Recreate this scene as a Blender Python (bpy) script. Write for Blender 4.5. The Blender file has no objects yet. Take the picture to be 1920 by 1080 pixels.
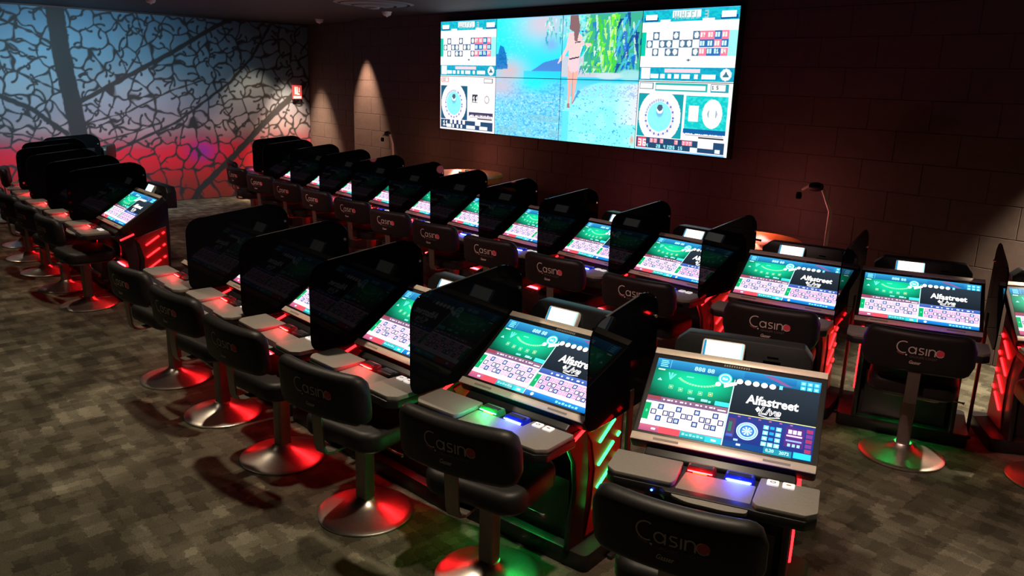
import bpy, bmesh, math, random
import numpy as np
from mathutils import Vector, Matrix

sc = bpy.context.scene
COL = sc.collection
R = math.radians
random.seed(7)
rng = np.random.default_rng(11)

# ------------------------------------------------------------------ camera
cam_d = bpy.data.cameras.new('camera')
cam = bpy.data.objects.new('camera', cam_d)
COL.objects.link(cam)
cam_d.sensor_fit = 'HORIZONTAL'
cam_d.sensor_width = 36.0
cam_d.lens = 36.0 * 1498.845 / 1920.0
cam_d.clip_start = 0.05
rgt = Vector((0.66639538, 0.74501686, 0.02944605))
upv = Vector((-0.20569062, 0.14573657, 0.96770462))
fwd = Vector((-0.71666489, 0.65093066, -0.25036115))
cam.matrix_world = Matrix((
    (rgt.x, upv.x, -fwd.x, 0.0),
    (rgt.y, upv.y, -fwd.y, 0.0),
    (rgt.z, upv.z, -fwd.z, 2.08939),
    (0, 0, 0, 1)))
sc.camera = cam

# ------------------------------------------------------------------ view, world
sc.view_settings.view_transform = 'Standard'
sc.view_settings.look = 'None'
sc.view_settings.gamma = 1.0
sc.view_settings.exposure = 0.0
try:
    sc.view_settings.use_curve_mapping = False
except Exception:
    pass
sc.cycles.use_denoising = True
sc.cycles.sample_clamp_indirect = 4.0
sc.cycles.max_bounces = 6
world = bpy.data.worlds.new('room_dark')
sc.world = world
world.use_nodes = True
world.node_tree.nodes['Background'].inputs[0].default_value = (0.02, 0.02, 0.03, 1)
world.node_tree.nodes['Background'].inputs[1].default_value = 0.05

CEIL = 2.95


def lamp(kind, name, loc, energy, color, target=None, size=0.1, angle=60, blend=0.5, area=None):
    d = bpy.data.lights.new(name, kind)
    d.energy = energy
    d.color = color
    if kind == 'SPOT':
        d.spot_size = R(angle)
        d.spot_blend = blend
        d.shadow_soft_size = size
    elif kind == 'POINT':
        d.shadow_soft_size = size
    elif kind == 'AREA':
        d.shape = 'RECTANGLE'
        d.size, d.size_y = area
    o = bpy.data.objects.new(name, d)
    COL.objects.link(o)
    o.location = loc
    if target is not None:
        o.rotation_euler = (Vector(target) - Vector(loc)).to_track_quat('-Z', 'Y').to_euler()
    return o


WARM = (1.0, 0.80, 0.58)
# ceiling downlights over the aisle on the left and in front of the near row
for x, y, e, an in ((-1.6, 2.0, 210, 92), (-4.1, 1.8, 190, 100), (-6.6, 1.6, 120, 100), (-9.0, 1.5, 95, 100),
                    (-11.8, 1.0, 75, 100), (-5.6, -0.3, 70, 95), (0.3, 3.2, 190, 85)):
    lamp('SPOT', 'downlight_beam', (x, y, CEIL - 0.04), e, WARM, (x, y + 0.001, 0), 0.05, an, 0.9)
# added fill spots without fixtures, brightening the far row's chair backs
for x in (-1.4, -2.9, -4.4, -5.9, -7.4, -8.9, -10.4):
    lamp('SPOT', 'far_row_fill', (x, 2.3, CEIL - 0.04), 125, (1.0, 0.60, 0.52), (x, 4.05, 0.6), 0.05, 50, 0.8)
# wall washers close to the masonry wall, and those on the mural
lamp('SPOT', 'wall_washer_beam', (-13.1, 6.72, CEIL - 0.04), 1300, (1.0, 0.68, 0.46), (-13.1, 6.73, 0), 0.02, 50, 0.7)
lamp('SPOT', 'wall_washer_beam', (-11.15, 6.66, CEIL - 0.04), 800, (1.0, 0.62, 0.42), (-11.15, 6.67, 0), 0.02, 50, 0.7)
lamp('SPOT', 'wall_washer_beam', (-1.0, 6.43, CEIL - 0.04), 1100, (1.0, 0.80, 0.58), (-1.0, 6.44, 0), 0.03, 70, 0.5)
lamp('SPOT', 'mural_beam', (-10.6, 2.3, CEIL - 0.04), 680, (0.58, 0.88, 1.0), (-13.5, 3.4, 1.35), 0.1, 82, 0.95)
lamp('SPOT', 'mural_beam', (-12.75, 6.1, CEIL - 0.04), 120, (1.0, 0.66, 0.40), (-13.5, 6.1, 0.6), 0.03, 60, 0.7)
lamp('SPOT', 'mural_beam', (-11.6, 4.2, CEIL - 0.04), 190, (1.0, 0.60, 0.55), (-13.5, 4.2, 0.1), 0.1, 80, 0.9)

# ------------------------------------------------------------------ materials
def lin(c):
    return tuple((v / 12.92 if v <= 0.04045 else ((v + 0.055) / 1.055) ** 2.4) for v in (x / 255.0 for x in c))


def mat(name, base, rough=0.5, metal=0.0, spec=0.5, emit=None, estr=0.0, noise=0.0, nscale=30.0, aniso=0.0, bump=0.0):
    m = bpy.data.materials.new(name)
    m.use_nodes = True
    nt = m.node_tree
    b = nt.nodes['Principled BSDF']
    b.inputs['Base Color'].default_value = (*base, 1)
    b.inputs['Roughness'].default_value = rough
    b.inputs['Metallic'].default_value = metal
    b.inputs['Specular IOR Level'].default_value = spec
    b.inputs['Anisotropic'].default_value = aniso
    if emit is not None:
        b.inputs['Emission Color'].default_value = (*emit, 1)
        b.inputs['Emission Strength'].default_value = estr
    if noise or bump:
        tc = nt.nodes.new('ShaderNodeTexCoord')
        n = nt.nodes.new('ShaderNodeTexNoise')
        n.inputs['Scale'].default_value = nscale
        n.inputs['Detail'].default_value = 3
        nt.links.new(tc.outputs['Object'], n.inputs['Vector'])
        if noise:
            mr = nt.nodes.new('ShaderNodeMapRange')
            mr.inputs[1].default_value = 0.25
            mr.inputs[2].default_value = 0.75
            mr.inputs[3].default_value = 1 - noise
            mr.inputs[4].default_value = 1 + noise
            nt.links.new(n.outputs[0], mr.inputs[0])
            mx = nt.nodes.new('ShaderNodeMix')
            mx.data_type = 'RGBA'
            mx.blend_type = 'MULTIPLY'
            mx.inputs[0].default_value = 1
            mx.inputs[6].default_value = (*base, 1)
            nt.links.new(mr.outputs[0], mx.inputs[7])
            nt.links.new(mx.outputs[2], b.inputs['Base Color'])
        if bump:
            bp = nt.nodes.new('ShaderNodeBump')
            bp.inputs['Strength'].default_value = bump
            bp.inputs['Distance'].default_value = 0.004
            nt.links.new(n.outputs[0], bp.inputs['Height'])
            nt.links.new(bp.outputs[0], b.inputs['Normal'])
    return m


def attr_mat(name, emit=False, strength=1.0, rough=0.08):
    m = bpy.data.materials.new(name)
    m.use_nodes = True
    nt = m.node_tree
    b = nt.nodes['Principled BSDF']
    a = nt.nodes.new('ShaderNodeAttribute')
    a.attribute_name = 'picture'
    b.inputs['Roughness'].default_value = rough
    if emit:
        b.inputs['Base Color'].default_value = (0.004, 0.004, 0.005, 1)
        nt.links.new(a.outputs['Color'], b.inputs['Emission Color'])
        b.inputs['Emission Strength'].default_value = strength
    else:
        nt.links.new(a.outputs['Color'], b.inputs['Base Color'])
    return m


M = {}
M['plastic'] = mat('black_plastic', (0.010, 0.010, 0.011), 0.42, noise=0.2, nscale=60)
M['gloss'] = mat('black_acrylic', (0.0025, 0.0025, 0.003), 0.03, spec=0.035)
M['edge'] = mat('acrylic_edge', (0.05, 0.05, 0.05), 0.2)
M['bezel'] = mat('silver_bezel', (0.56, 0.48, 0.41), 0.42, metal=0.2, noise=0.06, nscale=40)
M['deck'] = mat('grey_deck_pad', (0.20, 0.185, 0.165), 0.62, noise=0.08, nscale=90)
M['leather'] = mat('black_vinyl', (0.011, 0.010, 0.010), 0.5, spec=0.32, noise=0.15, nscale=40, bump=0.15)
M['steel'] = mat('brushed_steel', (0.66, 0.61, 0.55), 0.33, metal=1.0, noise=0.08, nscale=60)
M['post'] = mat('dark_steel_column', (0.22, 0.19, 0.17), 0.42, metal=0.7, noise=0.08, nscale=50)
M['redpanel'] = mat('red_side_panel', (0.34, 0.018, 0.022), 0.38, noise=0.1, nscale=20)
M['white'] = mat('white_plastic', (0.72, 0.70, 0.68), 0.4, noise=0.03, nscale=50)
M['button'] = mat('lit_white_button', (0.7, 0.68, 0.66), 0.4, emit=(1, .93, .88), estr=0.55)
M['buttonprint'] = mat('button_print', (0.08, 0.08, 0.09), 0.5)
M['redprint'] = mat('red_button_print', (0.5, 0.03, 0.03), 0.5)
M['led_red'] = mat('red_led', (0.3, 0.02, 0.02), 0.4, emit=(1.0, 0.045, 0.05), estr=7.0)
M['led_redcore'] = mat('red_led_core', (0.3, 0.02, 0.02), 0.4, emit=(1.0, 0.006, 0.008), estr=13.0)
M['led_green'] = mat('green_led', (0.02, 0.3, 0.1), 0.4, emit=(0.03, 1.0, 0.13), estr=6.0)
M['led_blue'] = mat('blue_led', (0.02, 0.05, 0.3), 0.4, emit=(0.05, 0.12, 1.0), estr=9.0)
M['led_bluecore'] = mat('blue_led_core', (0.02, 0.05, 0.3), 0.4, emit=(0.16, 0.45, 1.0), estr=9.0)
M['led_amber'] = mat('amber_led', (0.3, 0.1, 0.02), 0.4, emit=(1.0, 0.20, 0.03), estr=2.2)
M['slot_red'] = mat('red_lens', (0.06, 0.006, 0.006), 0.15, emit=(1.0, 0.02, 0.02), estr=0.10)
M['slot_blue'] = mat('blue_lens', (0.006, 0.008, 0.07), 0.15, emit=(0.01, 0.03, 1.0), estr=0.30)
M['slot_green'] = mat('green_lens', (0.01, 0.10, 0.02), 0.15, emit=(0.03, 0.6, 0.10), estr=0.2)
M['glow_red'] = mat('red_glow_strip', (0.3, 0.02, 0.02), 0.4, emit=(1.0, 0.014, 0.018), estr=52.0)
M['glow_green'] = mat('green_glow_strip', (0.02, 0.3, 0.05), 0.4, emit=(0.03, 1.0, 0.16), estr=60.0)
M['screen'] = attr_mat('touch_screen_picture', True, 1.8)
M['vscreen'] = attr_mat('video_wall_picture', True, 1.3, 0.25)
M['logo'] = attr_mat('embroidered_logo', False, rough=0.6)
M['mural'] = attr_mat('mural_print', False, rough=0.75)
M['wall'] = mat('dark_painted_masonry', (0.100, 0.072, 0.062), 0.75, noise=0.12, nscale=14, bump=0.25)
M['mortar'] = mat('dark_painted_mortar', (0.085, 0.060, 0.052), 0.9, noise=0.1, nscale=30)
M['paint'] = mat('dark_wall_paint', (0.05, 0.035, 0.035), 0.8, noise=0.1, nscale=8)
M['ceil'] = mat('dark_ceiling_paint', (0.020, 0.025, 0.031), 0.7, noise=0.08, nscale=12)
M['wood'] = mat('varnished_wood_rim', (0.60, 0.22, 0.05), 0.25, noise=0.25, nscale=9)
M['lampwhite'] = mat('pale_lamp_tube', (0.62, 0.52, 0.46), 0.4, noise=0.04, nscale=30)
M['felt'] = mat('dark_table_felt', (0.05, 0.012, 0.012), 0.9, noise=0.15, nscale=60)
M['brass'] = mat('brass_rotor', (0.7, 0.45, 0.18), 0.25, metal=1.0, noise=0.05, nscale=20)
M['signred'] = mat('red_sign_face', (0.6, 0.04, 0.04), 0.4, emit=(1.0, 0.10, 0.09), estr=0.55)
M['signwhite'] = mat('white_sign_print', (0.8, 0.75, 0.7), 0.4, emit=(1.0, 0.80, 0.72), estr=0.6)
M['spill_red'] = mat('red_spill_led', (0.3, 0.02, 0.02), 0.4, emit=(1.0, 0.012, 0.014), estr=60)
M['spill_green'] = mat('green_spill_led', (0.02, 0.3, 0.1), 0.4, emit=(0.05, 1.0, 0.25), estr=22)
M['spill_blue'] = mat('blue_spill_led', (0.02, 0.05, 0.3), 0.4, emit=(0.04, 0.08, 1.0), estr=90)
M['diffuser'] = mat('painted_grille', (0.16, 0.18, 0.20), 0.45, noise=0.05, nscale=30)
M['bulb'] = mat('warm_bulb', (0.8, 0.6, 0.4), 0.4, emit=(1.0, 0.72, 0.42), estr=12.0)


def carpet_material():
    m = bpy.data.materials.new('patchwork_carpet')
    m.use_nodes = True
    nt = m.node_tree
    b = nt.nodes['Principled BSDF']
    b.inputs['Roughness'].default_value = 0.95
    b.inputs['Specular IOR Level'].default_value = 0.1
    tc = nt.nodes.new('ShaderNodeTexCoord')

    wn = nt.nodes.new('ShaderNodeTexNoise')
    wn.inputs['Scale'].default_value = 38
    wn.inputs['Detail'].default_value = 2
    nt.links.new(tc.outputs['Object'], wn.inputs['Vector'])
    ws = nt.nodes.new('ShaderNodeVectorMath')
    ws.operation = 'MULTIPLY_ADD'
    ws.inputs[1].default_value = (0.06, 0.06, 0)
    ws.inputs[2].default_value = (-0.03, -0.03, 0)
    nt.links.new(wn.outputs['Color'], ws.inputs[0])
    warp = nt.nodes.new('ShaderNodeVectorMath')
    warp.operation = 'ADD'
    nt.links.new(tc.outputs['Object'], warp.inputs[0])
    nt.links.new(ws.outputs[0], warp.inputs[1])

    def bricks(w, h, off, loc, rotz):
        mp = nt.nodes.new('ShaderNodeMapping')
        mp.inputs['Location'].default_value = loc
        mp.inputs['Rotation'].default_value = (0, 0, rotz)
        nt.links.new(warp.outputs[0], mp.inputs[0])
        t = nt.nodes.new('ShaderNodeTexBrick')
        t.inputs['Color1'].default_value = (0, 0, 0, 1)
        t.inputs['Color2'].default_value = (1, 1, 1, 1)
        t.inputs['Mortar'].default_value = (0.5, 0.5, 0.5, 1)
        t.inputs['Scale'].default_value = 1.0
        t.inputs['Mortar Size'].default_value = 0.0
        t.inputs['Brick Width'].default_value = w
        t.inputs['Row Height'].default_value = h
        t.offset = off
        nt.links.new(mp.outputs[0], t.inputs['Vector'])
        return t.outputs['Color']

    def math_(op, a, c, k=None):
        n = nt.nodes.new('ShaderNodeMath')
        n.operation = op
        for i, v in enumerate((a, c)):
            if isinstance(v, (int, float)):
                n.inputs[i].default_value = v
            else:
                nt.links.new(v, n.inputs[i])
        return n.outputs[0]
    a1 = bricks(0.17, 0.06, 0.37, (0.03, 0.02, 0), 0)
    a2 = bricks(0.11, 0.12, 0.61, (0.4, 0.31, 0), 0)
    a3 = bricks(0.26, 0.10, 0.23, (1.7, 0.9, 0), R(90))
    big = nt.nodes.new('ShaderNodeTexNoise')
    big.inputs['Scale'].default_value = 1.6
    big.inputs['Detail'].default_value = 3
    nt.links.new(tc.outputs['Object'], big.inputs['Vector'])
    fib = nt.nodes.new('ShaderNodeTexNoise')
    fib.inputs['Scale'].default_value = 160
    fib.inputs['Detail'].default_value = 2
    nt.links.new(tc.outputs['Object'], fib.inputs['Vector'])
    s = math_('ADD', math_('MULTIPLY', a1, 0.34), math_('MULTIPLY', a2, 0.33))
    s = math_('ADD', s, math_('MULTIPLY', a3, 0.33))
    s = math_('ADD', math_('MULTIPLY', s, 0.54), math_('MULTIPLY', big.outputs[0], 0.48))
    s = math_('ADD', s, math_('MULTIPLY', math_('SUBTRACT', fib.outputs[0], 0.5), 0.30))
    cr = nt.nodes.new('ShaderNodeValToRGB')
    e = cr.color_ramp.elements
    e[0].position = 0.18
    e[0].color = (0.020, 0.0185, 0.0125, 1)
    e[1].position = 0.86
    e[1].color = (0.27, 0.262, 0.195, 1)
    k = e.new(0.42)
    k.color = (0.058, 0.054, 0.038, 1)
    k = e.new(0.62)
    k.color = (0.118, 0.113, 0.081, 1)
    nt.links.new(s, cr.inputs[0])
    nt.links.new(cr.outputs[0], b.inputs['Base Color'])
    bp = nt.nodes.new('ShaderNodeBump')
    bp.inputs['Strength'].default_value = 0.4
    bp.inputs['Distance'].default_value = 0.003
    nt.links.new(fib.outputs[0], bp.inputs['Height'])
    nt.links.new(bp.outputs[0], b.inputs['Normal'])
    return m


M['carpet'] = carpet_material()

# ------------------------------------------------------------------ mesh helpers
class MB:
    def __init__(self):
        self.bm = bmesh.new()

    def box(self, x0, x1, y0, y1, z0, z1, mtx=None):
        v = [self.bm.verts.new((x, y, z)) for x in (x0, x1) for y in (y0, y1) for z in (z0, z1)]
        for f in ((0, 1, 3, 2), (4, 6, 7, 5), (0, 4, 5, 1), (2, 3, 7, 6), (0, 2, 6, 4), (1, 5, 7, 3)):
            self.bm.faces.new([v[i] for i in f])
        if mtx is not None:
            for w in v:
                w.co = mtx @ w.co
        return self

    def prism(self, pts, axis, a, b, mtx=None):
        """polygon pts (2-D) swept along axis from a to b. axis x: (y,z); y: (x,z); z: (x,y)"""
        def co(p, t):
            return {'x': (t, p[0], p[1]), 'y': (p[0], t, p[1]), 'z': (p[0], p[1], t)}[axis]
        va = [self.bm.verts.new(co(p, a)) for p in pts]
        vb = [self.bm.verts.new(co(p, b)) for p in pts]
        n = len(pts)
        self.bm.faces.new(va)
        self.bm.faces.new(vb[::-1])
        for i in range(n):
            self.bm.faces.new((va[i], vb[i], vb[(i + 1) % n], va[(i + 1) % n]))
        if mtx is not None:
            for w in va + vb:
                w.co = mtx @ w.co
        return self

    def lathe(self, prof, n=32, c=(0, 0, 0)):
        rings = []
        for r, z in prof:
            if r < 1e-6:
                rings.append([self.bm.verts.new((c[0], c[1], c[2] + z))])
            else:
                rings.append([self.bm.verts.new((c[0] + r * math.cos(2 * math.pi * i / n), c[1] + r * math.sin(2 * math.pi * i / n), c[2] + z)) for i in range(n)])
        for a, b in zip(rings, rings[1:]):
            for i in range(n):
                j = (i + 1) % n
                if len(a) == 1 and len(b) == 1:
                    continue
                if len(a) == 1:
                    self.bm.faces.new((a[0], b[i], b[j]))
                elif len(b) == 1:
                    self.bm.faces.new((a[i], a[j], b[0]))
                else:
                    self.bm.faces.new((a[i], a[j], b[j], b[i]))
        return self

    def tube(self, pts, r, n=10, cap=True):
        pts = [Vector(p) for p in pts]
        rs = r if isinstance(r, (list, tuple)) else [r] * len(pts)
        rings = []
        for i, p in enumerate(pts):
            d = (pts[min(i + 1, len(pts) - 1)] - pts[max(i - 1, 0)]).normalized()
            u = d.orthogonal().normalized() if i == 0 else (u - d * u.dot(d)).normalized()
            w = d.cross(u)
            rings.append([self.bm.verts.new(p + (u * math.cos(2 * math.pi * k / n) + w * math.sin(2 * math.pi * k / n)) * rs[i]) for k in range(n)])
        for a, b in zip(rings, rings[1:]):
            for k in range(n):
                self.bm.faces.new((a[k], a[(k + 1) % n], b[(k + 1) % n], b[k]))
        if cap:
            self.bm.faces.new(rings[0][::-1])
            self.bm.faces.new(rings[-1])
        return self

    def bevel(self, w, seg=2, angle=25):
        bmesh.ops.recalc_face_normals(self.bm, faces=self.bm.faces)
        es = [e for e in self.bm.edges if len(e.link_faces) == 2 and e.calc_face_angle(0) > R(angle)]
        bmesh.ops.bevel(self.bm, geom=es, offset=w, segments=seg, profile=0.5, affect='EDGES', clamp_overlap=True)
        return self

    def xf(self, m):
        bmesh.ops.transform(self.bm, matrix=m, verts=self.bm.verts)
        return self

    def mesh(self, name, m, smooth=35):
        bmesh.ops.recalc_face_normals(self.bm, faces=self.bm.faces)
        me = bpy.data.meshes.new(name)
        self.bm.to_mesh(me)
        self.bm.free()
        for mm in (m if isinstance(m, (list, tuple)) else [m]):
            me.materials.append(mm)
        if smooth:
            for p in me.polygons:
                p.use_smooth = True
            try:
                me.set_sharp_from_angle(angle=R(smooth))
            except Exception:
                pass
        return me


def rrect(x0, y0, x1, y1, r, n=5):
    """rounded rectangle outline, r: one radius or four (bl, br, tr, tl)"""
    rs = r if isinstance(r, (list, tuple)) else [r] * 4
    out = []
    for (cx, cy, a0), q in zip(((x0, y0, 180), (x1, y0, 270), (x1, y1, 0), (x0, y1, 90)), rs):
        sx = cx + (q if cx == x0 else -q)
        sy = cy + (q if cy == y0 else -q)
        for i in range(n + 1):
            a = R(a0 + 90 * i / n)
            out.append((sx + q * math.cos(a), sy + q * math.sin(a)))
    return out


def round_poly(pts, rs, n=5):
    out = []
    k = len(pts)
    for i, p in enumerate(pts):
        r = rs[i] if isinstance(rs, (list, tuple)) else rs
        p = Vector(p)
        a = (Vector(pts[i - 1]) - p)
        b = (Vector(pts[(i + 1) % k]) - p)
        if r <= 0:
            out.append(tuple(p))
            continue
        pa = p + a.normalized() * r
        pb = p + b.normalized() * r
        for j in range(n + 1):
            t = j / n
            out.append(tuple((1 - t) ** 2 * pa + 2 * t * (1 - t) * p + t * t * pb))
    return out


def link(name, me, parent=None, loc=None, rot=None):
    o = bpy.data.objects.new(name, me)
    COL.objects.link(o)
    if parent is not None:
        o.parent = parent
    if loc is not None:
        o.location = loc
    if rot is not None:
        o.rotation_euler = rot
    return o


def empty(name, loc=(0, 0, 0), rz=0.0):
    o = bpy.data.objects.new(name, None)
    o.empty_display_size = 0.1
    COL.objects.link(o)
    o.location = loc
    o.rotation_euler = (0, 0, rz)
    return o


def tag(o, label, cat, group=None):
    o['label'] = label
    o['category'] = cat
    if group:
        o['group'] = group
    return o


def struct(o):
    o['kind'] = 'structure'
    return o


def copy_tree(o, parent=None):
    c = o.copy()
    COL.objects.link(c)
    if parent is not None:
        c.parent = parent
    for ch in KIDS.get(o.name, []):
        KIDS.setdefault(c.name, []).append(copy_tree(ch, c))
    return c


KIDS = {}


def part(name, me, parent, label=None, loc=None, rot=None):
    o = link(name, me, parent, loc, rot)
    KIDS.setdefault(parent.name, []).append(o)
    if label:
        o['label'] = label
    return o


# ------------------------------------------------------------------ flat pictures drawn as coloured polygons
_text_cache = {}


def text_geo(s, bold=0.0, shear=0.0):
    key = (s, bold, shear)
    if key in _text_cache:
        return _text_cache[key]
    cu = bpy.data.curves.new('lettering', 'FONT')
    cu.body = s
    cu.size = 1.0
    cu.align_x = 'CENTER'
    cu.align_y = 'CENTER'
    cu.resolution_u = 2
    cu.offset = bold
    cu.shear = shear
    cu.fill_mode = 'FRONT'
    o = bpy.data.objects.new('lettering', cu)
    COL.objects.link(o)
    dg = bpy.context.evaluated_depsgraph_get()
    dg.update()
    me = bpy.data.meshes.new_from_object(o.evaluated_get(dg))
    vs = [(v.co.x, v.co.y) for v in me.vertices]
    fs = [tuple(p.vertices) for p in me.polygons]
    bpy.data.objects.remove(o)
    bpy.data.curves.remove(cu)
    bpy.data.meshes.remove(me)
    w = (max(v[0] for v in vs) - min(v[0] for v in vs)) if vs else 1
    cx = (max(v[0] for v in vs) + min(v[0] for v in vs)) / 2 if vs else 0
    cy = (max(v[1] for v in vs) + min(v[1] for v in vs)) / 2 if vs else 0
    h = (max(v[1] for v in vs) - min(v[1] for v in vs)) if vs else 1
    _text_cache[key] = ([(a - cx, b - cy) for a, b in vs], fs, w, h)
    return _text_cache[key]


class Pic:
    """flat picture in the x-y plane, layers a hair apart; colours given as sRGB 0-255"""

    def __init__(self, W, H, step=0.00015):
        self.W, self.H, self.step = W, H, step
        self.v, self.f, self.c = [], [], []

    def poly(self, pts, col, layer=1, cols=None):
        i = len(self.v)
        z = layer * self.step
        self.v += [((p[0] - 0.5) * self.W, (p[1] - 0.5) * self.H, z) for p in pts]
        self.f.append(tuple(range(i, i + len(pts))))
        cs = [lin(c) for c in cols] if cols else [lin(col)] * len(pts)
        self.c.append(cs)
        return self

    def rect(self, u0, v0, u1, v1, col, layer=1, top=None):
        return self.poly([(u0, v0), (u1, v0), (u1, v1), (u0, v1)], col, layer,
                         [col, col, top, top] if top else None)

    def frame(self, u0, v0, u1, v1, t, col, layer=2):
        a = self.W / self.H
        self.rect(u0, v0, u1, v0 + t * a, col, layer)
        self.rect(u0, v1 - t * a, u1, v1, col, layer)
        self.rect(u0, v0, u0 + t, v1, col, layer)
        self.rect(u1 - t, v0, u1, v1, col, layer)
        return self

    def disc(self, u, v, r, col, layer=2, n=20, edge=None, sy=1.0):
        a = self.W / self.H
        pts = [(u + r * math.cos(2 * math.pi * i / n), v + r * a * sy * math.sin(2 * math.pi * i / n)) for i in range(n)]
        if edge is None:
            return self.poly(pts, col, layer)
        for i in range(n):
            self.poly([(u, v), pts[i], pts[(i + 1) % n]], col, layer, [col, edge, edge])
        return self

    def ring(self, u, v, r0, r1, col, layer=2, n=28):
        a = self.W / self.H
        for i in range(n):
            t0, t1 = 2 * math.pi * i / n, 2 * math.pi * (i + 1) / n
            self.poly([(u + r * math.cos(t), v + r * a * math.sin(t)) for r, t in ((r0, t0), (r1, t0), (r1, t1), (r0, t1))], col, layer)
        return self

    def text(self, s, u, v, h, col, layer=3, bold=0.0, shear=0.0, rot=0.0, wmax=None):
        """h: size in metres of one em"""
        vs, fs, w, hh = text_geo(s, bold, shear)
        sx = h if wmax is None else min(h, wmax / w) if wmax < 0 else wmax / w
        i = len(self.v)
        c, q = math.cos(rot), math.sin(rot)
        ox, oy = (u - 0.5) * self.W, (v - 0.5) * self.H
        for x, y in vs:
            x, y = x * sx, y * h
            self.v.append((ox + x * c - y * q, oy + x * q + y * c, layer * self.step))
        for fc in fs:
            self.f.append(tuple(i + k for k in fc))
            self.c.append([lin(col)] * len(fc))
        return self

    def stroke(self, pts, wd, col, layer=3):
        """polyline in metres"""
        pts = [Vector(p) for p in pts]
        L, Rr = [], []
        for i, p in enumerate(pts):
            d = (pts[min(i + 1, len(pts) - 1)] - pts[max(i - 1, 0)])
            n = Vector((-d.y, d.x)).normalized() * wd / 2
            L.append(p + n)
            Rr.append(p - n)
        for i in range(len(pts) - 1):
            q = [L[i], Rr[i], Rr[i + 1], L[i + 1]]
            self.poly([(p.x / self.W + 0.5, p.y / self.H + 0.5) for p in q], col, layer)
        return self

    def mesh(self, name, m):
        me = bpy.data.meshes.new(name)
        me.from_pydata(self.v, [], self.f)
        a = me.color_attributes.new('picture', 'FLOAT_COLOR', 'CORNER')
        buf = []
        for p, cs in zip(me.polygons, self.c):
            for c in cs:
                buf += [c[0], c[1], c[2], 1.0]
        a.data.foreach_set('color', buf)
        me.materials.append(m)
        me.update()
        return me


BLACKS = {2, 4, 6, 8, 10, 11, 13, 15, 17, 20, 22, 24, 26, 28, 29, 31, 33, 35}


def roulette(p, u0, v0, u1, v1, bg, redcol, zero=(10, 150, 90)):
    W = u1 - u0
    cw = W * 0.90 / 12
    p.rect(u0, v0, u1, v1, bg, 1)
    p.rect(u0, v0 + (v1 - v0) * 0.20, u0 + W * 0.075, v1 - (v1 - v0) * 0.08, zero, 2)
    p.text('0', u0 + W * 0.037, (v0 + v1) / 2 + 0.02, 0.016, (120, 255, 200), 3, 0.01)
    ya, yb = v0 + (v1 - v0) * 0.20, v1 - (v1 - v0) * 0.06
    rh = (yb - ya) / 3
    for c in range(12):
        for r in range(3):
            n = 3 * c + r + 1
            x = u0 + W * 0.085 + c * cw
            y = ya + r * rh
            if n in BLACKS:
                p.rect(x + cw * 0.04, y + rh * 0.04, x + cw * 0.98, y + rh * 0.96, (36, 46, 98), 2)
                p.rect(x + cw * 0.22, y + rh * 0.20, x + cw * 0.80, y + rh * 0.80, (120, 150, 215) if c % 3 == 1 else (226, 214, 236), 3)
                p.text(str(n), x + cw * 0.5, y + rh * 0.5, 0.0125, (255, 252, 252), 4, 0.03)
            else:
                p.rect(x + cw * 0.06, y + rh * 0.06, x + cw * 0.97, y + rh * 0.95, redcol, 2)
                p.text(str(n), x + cw * 0.5, y + rh * 0.5, 0.0115, (255, 225, 235), 3, 0.01)
    for k in range(3):
        p.rect(u0 + W * (0.09 + 0.3 * k), v0 + (v1 - v0) * 0.03, u0 + W * (0.37 + 0.3 * k), v0 + (v1 - v0) * 0.16, tuple(min(255, int(c * 0.97)) for c in bg), 2)


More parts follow.
